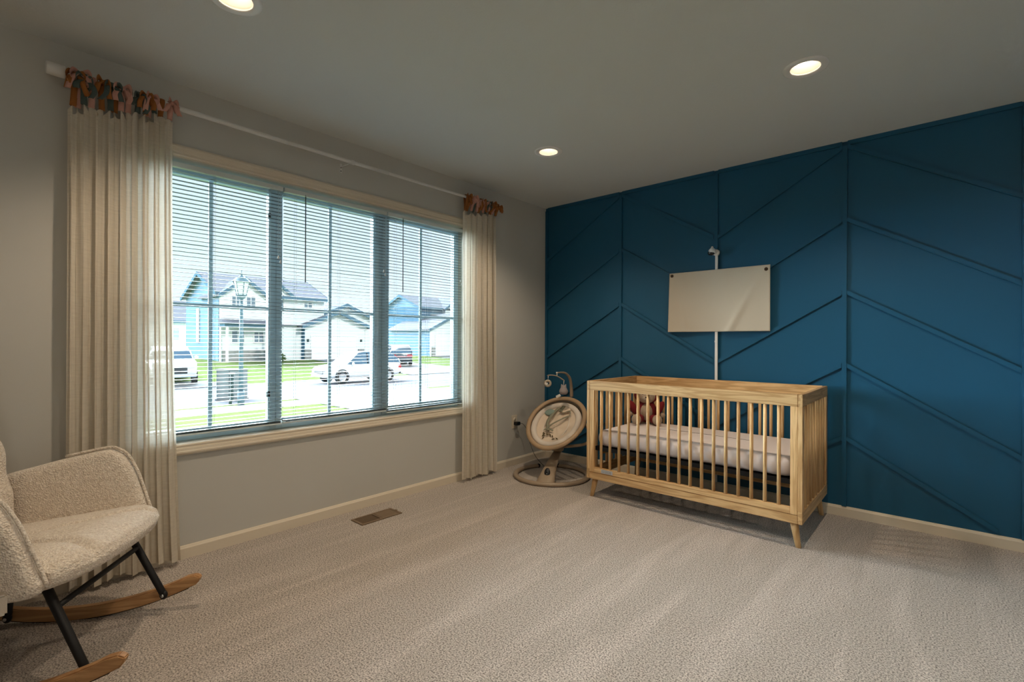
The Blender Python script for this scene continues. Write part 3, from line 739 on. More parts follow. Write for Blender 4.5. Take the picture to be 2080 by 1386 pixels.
# ------------------------------------------------------------------ outlet, adapter and cord
ou = thing('wall_outlet', 'cream duplex wall outlet beside the baby swing', 'outlet', (.0, -.462, .392))
MB().box(.0003, .006, -.036, .036, -.060, .060).build('face_plate', 'trim_paint', parent=ou, bev=.002)
for z in (-.021, .021):
    so = MB().lathe((.006, 0, z), [(.017, 0), (.016, .0022), (.0002, .0022)], 18, axis='x').build('socket', 'trim_paint', parent=ou)
    MB().box(.0080, .0086, -.007, -.005, z-.002, z+.007).box(.0080, .0086, .005, .007, z-.002, z+.007).build('slot', 'dark_hole', parent=so)
ad_ = thing('power_adapter', 'black plug adapter in the cream wall outlet', 'adapter', (.0075, -.462, .376))
MB().box(.0012, .046, -.018, .030, -.013, .018).build('adapter_body', 'dark_plastic', parent=ad_, bev=.004)
MB().tube(spl([(.040, .028, 0), (.055, .050, -.004), (.075, .075, -.05), (.10, .09, -.16), (.155, .10, -.28), (.25, .09, -.345), (.36, .04, -.360), (.47, -.03, -.366)], 8), .0022, 6).build('cord', 'dark_plastic', parent=ad_)

# ------------------------------------------------------------------ floor vent
fv = thing('floor_vent', 'brown metal floor vent set in the carpet under the window', 'vent', (.220, -2.030, 0))
L2, W2 = .145, .066
MB().box(-W2, W2, -L2, L2, -.01, .0012).build('duct', 'vent_dark', parent=fv)
MB().box(-W2, -W2+.014, -L2, L2, 0, .006).box(W2-.014, W2, -L2, L2, 0, .006).box(-W2+.014, W2-.014, -L2, -L2+.016, 0, .006).box(-W2+.014, W2-.014, L2-.016, L2, 0, .006).box(-W2+.014, W2-.014, -.006, .006, 0, .006).build('vent_frame', 'vent_tan', parent=fv, bev=.001)
for k in range(22):
    y = -L2+.022+(.0116)*k
    if abs(y) < .009: continue
    tilt = 1 if y < 0 else -1
    a = math.radians(30 if y < 0 else -62)
    o = MB().box(-W2+.014, W2-.014, -.0044, .0044, -.0005, .0005).build('louver', 'vent_tan', parent=fv)
    o.location = (0, y, .0036 if y < 0 else .0042); o.rotation_euler = (math.radians(58 if y < 0 else 18), 0, 0)
MB().box(-.008, .008, L2-.006, L2+.004, .005, .009).build('lever', 'vent_tan', parent=fv)

# ------------------------------------------------------------------ baby swing (ring base, column, tilted oval seat, toy bar)
bs = thing('baby_swing', 'taupe baby swing with an oval cream seat in the room corner', 'baby swing', (.480, -.535, 0))
SO = Vector((.480, -.535, 0))
def SB(mb, nm, mat, parent=None, **k):
    mb.xf(Matrix.Translation(-SO)); return mb.build(nm, mat, parent=parent or bs, **k)
ringr = .298
a0 = math.radians(150); a1 = math.radians(150+325)
ring = [(SO.x+ringr*math.cos(a), SO.y+ringr*math.sin(a), .017) for a in [a0+(a1-a0)*k/56 for k in range(57)]]
SB(MB().tube(ring, .021, 12, ell=(1, .8)), 'base_ring', 'taupe_plastic')
for p in (ring[0], ring[-1]): SB(MB().ball(p, (.021, .021, .018), 12, 8), 'ring_cap', 'dark_plastic')
fd = (Vector((.585, -.775, 0))-SO).normalized(); sd = Vector((-fd.y, fd.x, 0))
ft = Vector((.588, -.765, 0)); hub = Vector((.470, -.430, .235))
def ped(u, v):
    a = 2*PI*u; t = v
    c = ft.lerp(hub, t**1.35); c.z = hub.z*t - .0
    c.z = -.002+.205*t
    w1_, w2_ = (.082-.052*t**.8), (.060-.030*t)
    ca, sa = math.cos(a), math.sin(a); sg = lambda q, e: math.copysign(abs(q)**e, q)
    return c+sd*w1_*sg(ca, .8)+fd*w2_*sg(sa, .8)
pd = SB(MB().grid(32, 18, ped, True, True), 'column', 'taupe_plastic')
ctrl = SB(MB().ball((0, 0, 0), (.024, .011, .036), 18, 12).xf(Matrix.Translation(Vector((*ft.lerp(hub, .27).xy, .085))+fd*.047) @ Matrix.Rotation(math.atan2(fd.y, fd.x)+PI/2, 4, 'Z') @ Matrix.Rotation(math.radians(-20), 4, 'X')), 'control_panel', 'dark_plastic')
SB(MB().ball((0, 0, 0), (.0025, .0025, .0025), 8, 6).xf(Matrix.Translation(Vector((*ft.lerp(hub, .27).xy, .078))+fd*.061)), 'indicator_light', 'white_plastic', parent=None)
SB(MB().lathe(hub-Vector((0, 0, .035)), [(.0002, -.012), (.030, -.012), (.046, 0), (.052, .025), (.052, .050), (.040, .066), (.0002, .068)], 28), 'hub', 'taupe_plastic')
SB(MB().tube(spl([hub+Vector((-.03, .02, .02)), hub+Vector((-.07, .05, .03)), hub+Vector((-.10, .06, .035))], 4), .009, 8), 'hub_lever', 'dark_plastic')
# the seat plane (n: normal, U: towards the head, V: to the side)
SC = Vector((.470, -.462, .436))
def camv(r, u, b): return R_*r + Vector((0, 0, 1))*u + (-f_)*b
Uv = camv(.119, .201, -.222); Vv = camv(.229, 0, .123); Nv = Uv.cross(Vv).normalized()
if Nv.dot(-f_) < 0: Nv = -Nv
LU, LV = Uv.length*.94, Vv.length; Un, Vn = Uv.normalized(), Vv.normalized()
def oval(a, s, h):                           # slightly egg-shaped: wider at the head
    e = 1+.05*math.sin(a)
    return SC+Un*(LU*s*math.sin(a))+Vn*(LV*s*e*math.cos(a))+Nv*h
SB(MB().grid(64, 12, lambda u, v: oval(2*PI*u, .925, .005)+ (oval(2*PI*u, .925, 0)-SC).normalized()*.020*math.cos(2*PI*v)+Nv*.017*math.sin(2*PI*v), True, True), 'seat_ring', 'taupe_ring')
SB(MB().grid(56, 8, lambda u, v: oval(2*PI*u, .86-.36*v*v, -.004-.085*math.sin(v*PI/2)), True, True), 'mesh_liner', 'mesh_fabric')
SB(MB().grid(56, 8, lambda u, v: oval(2*PI*u, .52*(1-v)+.01, -.088-.020*v), True, True), 'seat_bottom', 'mesh_fabric')
cush = SB(MB().grid(64, 12, lambda u, v: oval(2*PI*u, .735, -.010)-Un*.012+(oval(2*PI*u, .7, 0)-SC).normalized()*.026*math.cos(2*PI*v)+Nv*.026*math.sin(2*PI*v), True, True), 'cushion_rim', 'white_cushion')
def padf(u, v):
    a = 2*PI*u; s = .715*(1-v)+.005
    return oval(a, s, -.006-.030*math.sin(PI/2*v)+.007*math.cos(7*a)*v*(1-v)*2)-Un*.012
pad = SB(MB().grid(56, 12, padf, True, True), 'cushion', 'cream_cushion')
def sp(x, y, h=0): return SC+Vn*x+Un*y+Nv*h       # seat-plane point
# body insert, straps, pillow, printed leaves
SB(MB().grid(40, 6, lambda u, v: sp(.105*math.cos(2*PI*u)*(1-.12*math.sin(2*PI*u)), .005+.175*math.sin(2*PI*u), -.022)+(Vn*math.cos(2*PI*u)+Un*math.sin(2*PI*u))*.0045*math.cos(2*PI*v)+Nv*.0045*math.sin(2*PI*v), True, True), 'insert_piping', 'white_cushion')
for sg in (-1, 1):
    mb = MB(); ribbon(mb, spl([sp(-.02, .20, -.010), sp(-.055, .11, .002), sp(-.075, .0, .004), sp(-.045, -.09, -.008)] if sg < 0 else [sp(.085, .095, -.008), sp(.03, .03, .006), sp(-.03, -.03, .006), sp(-.075, -.085, -.008)], 6), Vn*1+Un*.3*sg, .027)
    SB(mb, 'harness_strap', 'grey_strap', solid=.003)
    mb = MB(); ribbon(mb, spl([sp(.02, .12, -.004), sp(.085, .135, .006), sp(.095, .08, .004), sp(.04, .055, .0)] if sg > 0 else [sp(-.09, -.02, -.014), sp(-.05, -.06, -.004), sp(0, -.085, -.006)], 6), Un*.9+Vn*.3, .014)
    SB(mb, 'waist_strap', 'grey_strap', solid=.003)
mb = MB(); ribbon(mb, spl([sp(.01, .225, .004), sp(.012, .17, .006), sp(.0, .12, .004)], 6), Vn, .032); SB(mb, 'top_strap', 'grey_strap', solid=.003)
SB(MB().ball((0, 0, 0), (.015, .018, .007), 12, 8).xf(Matrix.Translation(sp(-.04, -.085, .002))), 'buckle', 'grey_strap')
for sg, mt_ in ((-1, 'teal_pillow'), (1, 'cream_cushion')):
    fr = Matrix((( Vn.x, Un.x, Nv.x, 0), (Vn.y, Un.y, Nv.y, 0), (Vn.z, Un.z, Nv.z, 0), (0, 0, 0, 1)))
    SB(MB().ball((0, 0, 0), (.050, .036, .014), 16, 10).xf(Matrix.Translation(sp(-.095, .115, -.004) if sg < 0 else sp(.035, .155, -.006)) @ fr), 'head_pillow', mt_)
rl = random.Random(12)
for k in range(13):
    x, y, a = rl.uniform(-.085, .075), rl.uniform(-.168, -.115), rl.uniform(0, PI)
    if abs(x)*.9 > .12+ (y+.12): continue
    d_ = Vn*math.cos(a)+Un*math.sin(a); e_ = -Vn*math.sin(a)+Un*math.cos(a); c_ = sp(x, y, -.013+.004*(k % 3))
    SB(MB().add([c_-d_*.018, c_+e_*.006, c_+d_*.018, c_-e_*.006, c_+Nv*.0015], [(0, 1, 4), (1, 2, 4), (2, 3, 4), (3, 0, 4), (3, 2, 1, 0)]), 'printed_leaf', 'brown_print')
# arms from the hub up to the seat sides
for sg in (-1, 1):
    e = sp(sg*(LV+.004), .02, -.03)
    m1_ = hub+Vector((0, 0, .01))+Vn*sg*.12; m2_ = hub+Vector((0, 0, .045))+Vn*sg*(LV-.01)
    SB(MB().tube(spl([hub+Vector((0, 0, .0))+Vn*sg*.03, m1_, m2_, m2_.lerp(e, .45)+Vn*sg*.03, e], 8), .0125, 10), 'seat_arm', 'taupe_plastic')
    SB(MB().ball(e, (.020, .020, .026), 12, 8), 'seat_pivot', 'taupe_plastic')
# toy bar
hb = SC+Un*(LU*.93)+Vn*.045
def cw_(r, u, b=0, base=None): return (base or SC)+R_*r+Vector((0, 0, 1))*u+(-f_)*b
k_ = 4.07/985
def px(x, y, b=0):                             # offsets measured from the seat centre, in metres
    return SC+R_*((x-1128)*k_)+Vector((0, 0, 1))*((859-y)*k_)+(-f_)*b
SB(MB().tube(spl([px(1166, 812, -.21), px(1165, 792, -.20), px(1161, 772, -.17), px(1152, 761, -.13), px(1142, 758, -.09), px(1131, 758, -.06)], 8), [.020-.0135*min(1, i/34) for i in range(41)], 10, ell=(1, .75)), 'toy_bar', 'taupe_plastic')
SB(MB().tube([px(1131, 758, -.06), px(1131, 765, -.06)], .004, 8).ball(px(1131, 758, -.06), .008, 10, 8), 'swivel', 'white_plastic')
SB(MB().tube(spl([px(1111, 764, -.06), px(1120, 763, -.06), px(1131, 765, -.06), px(1140, 770, -.05), px(1146, 774, -.04)], 6), .0045, 8), 'cross_arm', 'taupe_plastic')
SB(MB().tube([px(1113, 764, -.06), px(1112.5, 772, -.06)], .0022, 6).tube([px(1145, 774, -.04), px(1144.5, 784, -.04)], .0022, 6), 'toy_string', 'white_plastic')
mc = px(1112, 780, -.06)
SB(MB().grid(28, 12, lambda u, v: mc+(R_*math.cos(2*PI*u)+Vector((0, 0, 1))*math.sin(2*PI*u))*(.022+.011*math.cos(2*PI*v))+f_*(-.011*math.sin(2*PI*v)), True, True), 'moon_toy', 'moon_fabric')
SB(MB().box(-.013, .013, -.001, .001, -.010, .010).xf(Matrix.Translation(px(1108.5, 780, -.03)) @ Matrix.Rotation(yaw-PI/2, 4, 'Z') @ Matrix.Rotation(.4, 4, 'Y')), 'toy_tag', 'tag_white')
oc2 = px(1144.5, 793, -.04)
ow = SB(MB().lathe(oc2, [(.0002, -.040), (.026, -.038), (.036, -.022), (.037, -.006), (.028, .012), (.023, .022), (.024, .032), (.018, .039), (.0002, .038)], 22), 'owl_toy', 'owl_fabric')
SB(MB().ball(oc2+R_*.017+Vector((0, 0, .040)), (.007, .007, .009), 8, 6).ball(oc2-R_*.017+Vector((0, 0, .040)), (.007, .007, .009), 8, 6), 'owl_ear', 'owl_fabric')
SB(MB().box(-.020, .020, -.001, .001, -.010, .010).xf(Matrix.Translation(px(1133, 805, -.02)) @ Matrix.Rotation(yaw-PI/2, 4, 'Z') @ Matrix.Rotation(-.45, 4, 'Y')), 'toy_tag', 'tag_white')

# ------------------------------------------------------------------ rocking chair
CA = math.radians(52.5); dvec = Vector((math.cos(CA), math.sin(CA), 0)); nvec = Vector((math.sin(CA), -math.cos(CA), 0))
CO = Vector((.293, -3.521, 0))+nvec*.2475
rc = thing('rocking_chair', 'cream boucle rocking chair with black metal legs on wooden rockers', 'rocking chair', CO, CA)
def runner_b(s): return (s-.03)**2/2.05
def runner(ya, yb_, nm):
    S = [-.44+(.488+.44)*k/26 for k in range(27)]
    bot = [(s, runner_b(s)) for s in S]; top = []
    for s in S[::-1]:
        th = .048
        e = min(1, max(0, (.505-s)/.07)); e2 = min(1, max(0, (s+.46)/.07))
        th *= math.sqrt(max(.02, 1-(1-e)**2))*math.sqrt(max(.02, 1-(1-e2)**2)) if True else 1
        top.append((s-.006*(1-e), runner_b(s)+.0-0+max(.012, th)+ (.012*(1-e))))
    tip = [(.505, runner_b(.488)+.030), (.498, runner_b(.488)+.012)]
    pts = [(s, ya, z) for s, z in bot]+[(tip[1][0], ya, tip[1][1]), (tip[0][0], ya, tip[0][1])]+[(s, ya, z) for s, z in top]
    return MB().prism(pts, (0, 0, 0), (0, yb_-ya, 0)).build(nm, 'rocker_wood', parent=rc, bev=.004)
rn = [runner(.2475, .2765, 'rocker'), runner(-.2765, -.2475, 'rocker')]
hole = MB().lathe((.378, -.2768, .083), [(.0068, 0), (.0062, .0012), (.0002, .0016)], 16, axis='y').build('plug_hole', 'dark_hole', parent=rn[1])
# dark glide strip under each rocker
for ya, r_par in ((.252, rn[0]), (-.272, rn[1])):
    S = [-.40+.86*k/20 for k in range(21)]
    MB().prism([(s, 0, runner_b(s)-.003) for s in S]+[(s, 0, runner_b(s)+.001) for s in S[::-1]], (0, ya, 0), (0, ya+.02, 0)).build('glide_strip', 'black_metal', parent=r_par)
for sg in (1, -1):
    y = sg*.2325
    for (bs_, bz), (ts, tz) in (((.377, .080), (.235, .395)), ((-.164, .040), (-.125, .33))):
        lg = MB().tube([(bs_, y, bz), (bs_+(ts-bs_)*.06, y, bz+(tz-bz)*.06), (ts, y*.93, tz)], [.0125, .0125, .0135], 12).ball((bs_, y, bz), (.015, .012, .019), 12, 8).build('leg', 'black_metal', parent=rc)
        MB().ball((bs_, y-.012, bz), (.0065, .003, .0065), 10, 6).build('bolt', 'screw_steel', parent=lg)
    MB().tube([(.235, y*.93, .392), (.05, y*.9, .345), (-.125, y*.93, .325)], .0125, 10).build('side_rail', 'black_metal', parent=rc)
MB().tube([(.287, .226, .283), (.287, -.226, .283)], .0095, 10).build('crossbar', 'black_metal', parent=rc)
MB().tube([(-.135, .226, .275), (-.135, -.226, .275)], .0095, 10).build('crossbar', 'black_metal', parent=rc)
# padded parts
def seatz(s, y):                                   # top of the seat cushion
    return .398+.18*(s+.12)-.10*max(0, s-.22)**2/.04-.25*0
def seat_fn(u, v):
    # v: profile loop around (top -> nose -> underside -> back), u across
    y = (u*2-1); hw = .285
    sgn = 1 if y >= 0 else -1; yy = hw*y
    edge = abs(y)**6
    nose = .402-.045*y*y-.04*edge
    prof_ = [(-.24, .385), (-.12, .392), (0, .418), (.12, .445), (.22, .464), (.30, .474), (.36, .472), (.395, .455), (.408, .425), (.395, .395), (.355, .372), (.305, .355), (.15, .330), (-.05, .305), (-.24, .295), (-.255, .34), (-.24, .385)]
    q = v*(len(prof_)-1); i = min(int(q), len(prof_)-2); fr = q-i
    a, b_ = prof_[i], prof_[i+1]; s = a[0]+(b_[0]-a[0])*fr; z = a[1]+(b_[1]-a[1])*fr
    ctr = (.07, .385)
    if s > .2: s = .2+(s-.2)*(nose-.2)/.208
    k = 1-.45*edge
    z = .39+(z-.39)*k
    # quilting channels on the top
    if 2.2/16 < v < 8/16:
        for c0, cv, ce in ((.055, .8, .34), (-.055, .8, .34)):
            line = c0+(1 if c0 > 0 else -1)*cv*max(0, s-.02)**1.7
            z -= .026*math.exp(-((yy-line)/.013)**2)*min(1, max(0, (s+.05)*8))*min(1, max(0, (.40-s)*14))
        z += .005*math.exp(-(yy/.04)**2)
    z -= .014*min(1, max(0, s/.35))
    return Vector((s, yy, z))
so_ = MB().grid(81, 65, seat_fn).add([], [])
for uu in (0, 1):
    loop_ = [seat_fn(uu, j/64) for j in range(64)]
    so_.add(loop_, [tuple(range(64))], True)
so_.build('seat_cushion', 'boucle', parent=rc, sub=0)
def pad_panel(outline, y_in, y_out, nm, lean=0.0, r=.028):
    """upholstered panel from an (s,z) outline, edges rounded by inset rings"""
    P = [Vector((a, 0, b_)) for a, b_ in outline]
    P = spl(P+[P[0]], 5)[:-1]; n_ = len(P)
    c = sum(P, Vector())/n_
    # inward normals
    area = sum(P[i].x*P[(i+1) % n_].z-P[(i+1) % n_].x*P[i].z for i in range(n_))
    sg = 1 if area > 0 else -1
    N = []
    for i in range(n_):
        t = (P[(i+1) % n_]-P[i-1]).normalized(); N.append(Vector((-t.z, 0, t.x))*sg)
    mb = MB(); vs = []; K = 8; ym = (y_in+y_out)/2; hy = (y_out-y_in)/2
    prof_ = [(1, -1)]
    rings = [(r*(1-math.cos(a)), -math.cos(a)) for a in []]
    for k in range(K+1):
        a = PI*k/K; ins = r*(1-math.sin(a)); yy = ym-hy*math.cos(a)
        for i in range(n_):
            p = P[i]+N[i]*ins; vs.append(Vector((p.x, yy+lean*(p.z-.5)*(1 if ym > 0 else -1), p.z)))
    fs = [(k*n_+i, k*n_+(i+1) % n_, (k+1)*n_+(i+1) % n_, (k+1)*n_+i) for k in range(K) for i in range(n_)]
    fs += [tuple(range(n_)), tuple(range(K*n_, (K+1)*n_))]
    mb.add(vs, fs, True)
    return mb.build(nm, 'boucle', parent=rc)
arm_o = [(-.30, .33), (-.30, .50), (-.245, .568), (-.10, .612), (.02, .643), (.125, .664), (.165, .658), (.200, .632), (.235, .570), (.262, .50), (.285, .43), (.300, .385), (.27, .352), (.12, .335), (-.10, .30)]
pad_panel(arm_o, .2735, .335, 'armrest', lean=.06)
pad_panel(arm_o, -.335, -.2735, 'armrest', lean=.06)
for sg in (1, -1):                                  # piping along the arm front edge
    pts = [(-.02, .640), (.125, .670), (.170, .664), (.206, .636), (.242, .572), (.268, .50), (.292, .43), (.306, .385)]
    MB().tube(spl([(a+.002, sg*(.302+.06*(z-.5)), z+.002) for a, z in pts], 5), .0055, 8).build('piping', 'boucle', parent=rc)
def back_fn(u, v):
    # u around horizontally across the width then over the rear, v height
    z = .36+.70*v
    lean = -.222-.17*(z-.55)                       # front face position
    wdt = .248-.02*max(0, v-.6)*2
    sgm = [0]
    a = 2*PI*u
    sq = lambda t_, e: math.copysign(abs(t_)**e, t_)
    y = wdt*sq(math.cos(a), .45); th = .068
    curve = .075*(y/wdt)**2 if math.sin(a) > 0 else .055*(y/wdt)**2
    x = lean-.05+th*sq(math.sin(a), .6)+curve
    for zs in (.745, .900):                        # stitched tufting seams across the front
        if math.sin(a) > -.2: x -= .016*math.exp(-((z-zs)/.014)**2)
    x += .009*math.sin((z-.6)*PI/.155)**2 if math.sin(a) > .2 else 0
    cap_ = min(1, v/.06)*min(1, (1-v)/.05); k = .5+.5*math.sqrt(cap_)
    x = lean-.05+(x-lean+.05)*k; y *= .80+.20*math.sqrt(cap_)
    return Vector((x, y, z))
bm_ = MB().grid(56, 60, back_fn, True, True)
bm_.add([back_fn(i/56, 0) for i in range(56)], [tuple(range(56))]).add([back_fn(i/56, 1) for i in range(56)], [tuple(range(56))], True)
bm_.build('backrest', 'boucle', parent=rc)
# lower shell joining arms behind and below the seat
def shell_fn(u, v):
    a = -PI/2*1.06+PI*1.06*u                       # from one side round the back
    x = -.16-.17*math.cos(a); y = .315*math.sin(a)
    z = .285+.27*v
    return Vector((x+.01*v, y*(1+.05*v), z))
MB().grid(40, 8, shell_fn).build('shell', 'boucle', parent=rc, solid=.03)
MB().box(-.20, .25, -.23, .23, .318, .335).build('underside', 'boucle', parent=rc, bev=.008)

# metal-framed footstool reaching in at the left edge of the view
fs_ = thing('footstool_frame', 'polished metal frame bar at the left edge, beside the rocking chair', 'footstool', (1.02, -3.90, 0))
z0_, z1_ = .380, .436
MB().box(-.018, .018, -.36, .206, z0_, z1_).build('frame_rail', 'brushed_metal', parent=fs_, bev=.005)
MB().box(.30, .336, -.36, -.10, z0_, z1_).build('frame_rail', 'brushed_metal', parent=fs_, bev=.005)
MB().box(.018, .30, -.36, -.324, z0_, z1_).build('frame_rail', 'brushed_metal', parent=fs_, bev=.005)
for x, y in ((0, -.342), (.318, -.342), (.318, -.118), (0, -.118)): MB().box(x-.017, x+.017, y-.017, y+.017, 0, z0_).build('leg', 'brushed_metal', parent=fs_, bev=.003)

# ------------------------------------------------------------------ outside
def st_(o): o['kind'] = 'structure'; return o
def quad(name, mat, pts, dz=0):
    return st_(MB().add([(x, y, z+dz) for x, y, z in pts], [tuple(range(len(pts)))]).build(name, mat))
def gz(x):                                         # the ground rises beyond the street
    return -1.15 if x > -24 else -1.15+(-24-x)*.036 if x > -42 else -.50
quad('lawn', 'grass', [(0, -60, -1.15), (-16, -60, -1.15), (-16, 90, -1.15), (0, 90, -1.15)])
quad('lawn', 'grass', [(-24, -60, -1.15), (-42, -60, -.50), (-42, 120, -.50), (-24, 120, -1.15)])
quad('lawn', 'grass', [(-42, -90, -.50), (-160, -90, -.50), (-160, 220, -.50), (-42, 220, -.50)])
quad('street', 'asphalt', [(-16, -60, -1.15), (-24, -60, -1.15), (-24, 120, -1.15), (-16, 120, -1.15)], -.01)
quad('driveway', 'concrete', [(0, 4.7, -1.15), (-16, 4.7, -1.15), (-16, 11, -1.15), (0, 11, -1.15)], .02)
quad('sidewalk', 'concrete', [(-13.9, -60, -1.15), (-15.4, -60, -1.15), (-15.4, 90, -1.15), (-13.9, 90, -1.15)], .015)
def drive(y0, y1, x1=-40): quad('driveway', 'concrete', [(-23.7, y0-.8, -1.15), (x1, y0, gz(x1)), (x1, y1, gz(x1)), (-23.7, y1+.8, -1.15)], .03)
drive(16.9, 22.6); drive(30.9, 36.9); drive(-3, 4.2, -52)

def house_box(bm_name, mat, x0, x1, y0, y1, z0, z1, par):
    return MB().box(x0, x1, y0, y1, z0, z1).build(bm_name, mat, parent=par)
def gable_roof(par, x0, x1, y0, y1, ze, zr, axis, mat='shingle', oh=.4, wall=None):
    """ridge along axis; ze eave height, zr ridge height"""
    t = .18
    if axis == 'y':
        xm = (x0+x1)/2; s = (zr-ze)/((x1-x0)/2); a, b_ = x0-oh, x1+oh; zl = ze-oh*s
        for xa, xb in ((a, xm), (b_, xm)):
            MB().add([(xa, y0-oh, zl), (xa, y1+oh, zl), (xb, y1+oh, zr), (xb, y0-oh, zr), (xa, y0-oh, zl+t), (xa, y1+oh, zl+t), (xb, y1+oh, zr+t), (xb, y0-oh, zr+t)],
                [(0, 1, 2, 3), (4, 5, 6, 7), (0, 1, 5, 4), (2, 3, 7, 6), (0, 3, 7, 4), (1, 2, 6, 5)]).build('roof_slope', mat, parent=par)
            for yy in (y0-oh, y1+oh-.05): MB().add([(xa, yy-.03, zl-.12), (xa, yy+.06, zl-.12), (xb, yy+.06, zr-.12), (xb, yy-.03, zr-.12), (xa, yy-.03, zl+t), (xa, yy+.06, zl+t), (xb, yy+.06, zr+t), (xb, yy-.03, zr+t)],
                [(0, 1, 2, 3), (4, 5, 6, 7), (0, 1, 5, 4), (2, 3, 7, 6), (0, 3, 7, 4), (1, 2, 6, 5)]).build('rake_board', 'fascia', parent=par)
        MB().box(b_-.02, b_+.10, y0-oh, y1+oh, zl-.10, zl+.16).build('gutter', 'fascia', parent=par)
        for yy in (y0+.01, y1-.03): MB().prism([(x0, yy, ze), (x1, yy, ze), (xm, yy, zr-.02)], (0, 0, 0), (0, .02, 0)).build('gable_wall', wall, parent=par)
    else:
        ym = (y0+y1)/2; s = (zr-ze)/((y1-y0)/2); a, b_ = y0-oh, y1+oh; zl = ze-oh*s
        for ya, yb2 in ((a, ym), (b_, ym)):
            MB().add([(x0, ya, zl), (x1+oh, ya, zl), (x1+oh, yb2, zr), (x0, yb2, zr), (x0, ya, zl+t), (x1+oh, ya, zl+t), (x1+oh, yb2, zr+t), (x0, yb2, zr+t)],
                [(0, 1, 2, 3), (4, 5, 6, 7), (0, 1, 5, 4), (2, 3, 7, 6), (0, 3, 7, 4), (1, 2, 6, 5)]).build('roof_slope', mat, parent=par)
            xx = x1+oh
            MB().add([(xx-.03, ya, zl-.12), (xx+.06, ya, zl-.12), (xx+.06, yb2, zr-.12), (xx-.03, yb2, zr-.12), (xx-.03, ya, zl+t+.02), (xx+.06, ya, zl+t+.02), (xx+.06, yb2, zr+t+.02), (xx-.03, yb2, zr+t+.02)],
                [(0, 1, 2, 3), (4, 5, 6, 7), (0, 1, 5, 4), (2, 3, 7, 6), (0, 3, 7, 4), (1, 2, 6, 5)]).build('rake_board', 'fascia', parent=par)
        MB().prism([(x1-.03, y0, ze), (x1-.03, y1, ze), (x1-.03, ym, zr-.02)], (0, 0, 0), (.02, 0, 0)).build('gable_wall', wall, parent=par)
def ext_window(par, x, y0, y1, z0, z1, side='x'):
    if side == 'x':
        f = MB().box(x, x+.07, y0-.09, y1+.09, z0-.09, z0).box(x, x+.07, y0-.09, y1+.09, z1, z1+.09).box(x, x+.07, y0-.09, y0, z0, z1).box(x, x+.07, y1, y1+.09, z0, z1).box(x, x+.05, (y0+y1)/2-.03, (y0+y1)/2+.03, z0, z1).build('window', 'ext_trim', parent=par)
        MB().box(x, x+.02, y0, y1, z0, z1).build('pane', 'ext_glass', parent=f)
    else:
        f = MB().box(y0-.09, y1+.09, x-.07, x, z0-.09, z0).box(y0-.09, y1+.09, x-.07, x, z1, z1+.09).box(y0-.09, y0, x-.07, x, z0, z1).box(y1, y1+.09, x-.07, x, z0, z1).build('window', 'ext_trim', parent=par)
        MB().box(y0, y1, x-.02, x, z0, z1).build('pane', 'ext_glass', parent=f)
def garage_door(par, x, y0, y1, z0, z1):
    d = MB().box(x, x+.06, y0-.14, y0, z0, z1+.14).box(x, x+.06, y1, y1+.14, z0, z1+.14).box(x, x+.06, y0, y1, z1, z1+.14).build('garage_frame', 'ext_trim', parent=par)
    for k in range(4):
        h = (z1-z0)/4
        MB().box(x, x+.035, y0, y1, z0+h*k+.015, z0+h*(k+1)-.012).build('door_panel', 'garage_white', parent=d)
def lantern(par, x, y, z): MB().box(x, x+.16, y-.07, y+.07, z, z+.3).build('wall_lantern', 'post_dark', parent=par)

# house with the double garage, straight across
hA = thing('house', 'pale two-storey house with a front garage, across the street at left', 'house', (-44, 14, -.5))
def hp(o): return o
oA = Vector((-44, 14, -.5))
class Off:                                          # shift every child into the house's own frame
    def __init__(s, root): s.root = root; s.before = set(bpy.data.objects)
    def done(s):
        loc = Vector(s.root.location)
        for o in set(bpy.data.objects)-s.before:
            if o.type == 'MESH' and o.parent == s.root: o.data.transform(Matrix.Translation(-loc))
            elif o.type == 'MESH' and o.parent and o.parent.parent == s.root: o.data.transform(Matrix.Translation(-loc))
F_ = Off(hA)
MB().box(-49.2, -40.6, 9.75, 18.6, -1.0, 5.1).build('wall_block', 'siding_white', parent=hA)
MB().box(-49.22, -40.6, 9.71, 9.75, -1.0, 5.1).build('shaded_side_wall', 'siding_blue', parent=hA)  # white house's end and gable toned blue to stand for shade
gable_roof(hA, -49.2, -40.6, 9.75, 18.6, 5.0, 6.85, 'y', wall='siding_blue')
MB().box(-40.6, -40.0, 9.75, 13.1, -1.0, 4.95).build('front_bay', 'siding_white', parent=hA)
gable_roof(hA, -45, -40.0, 9.75, 13.1, 4.85, 6.15, 'x', wall='siding_white', oh=.3)
gable_roof(hA, -45, -40.4, 13.1, 15.6, 4.95, 5.95, 'x', wall='siding_white', oh=.2)
for y0, y1, z0, z1 in ((10.5, 11.1, 3.75, 4.75), (11.6, 12.25, 3.75, 4.75)): ext_window(hA, -40.0, y0, y1, z0, z1)
ext_window(hA, -40.6, 14.1, 14.8, 3.7, 4.7); ext_window(hA, -40.6, 16.7, 17.4, 4.1, 4.6)
ext_window(hA, -40.0, 10.5, 11.4, .9, 1.9); ext_window(hA, -40.0, 12.2, 12.9, 1.0, 1.8)
MB().box(-40.05, -39.97, 9.70, 9.86, -1, 4.95).build('corner_board', 'ext_trim', parent=hA)
MB().box(-46.0, -45.3, 9.64, 9.71, .9, 3.9).build('chase_trim', 'ext_trim', parent=hA)
MB().box(-40.0, -38.8, 9.6, 13.2, 2.20, 2.45).build('porch_roof', 'fascia', parent=hA)
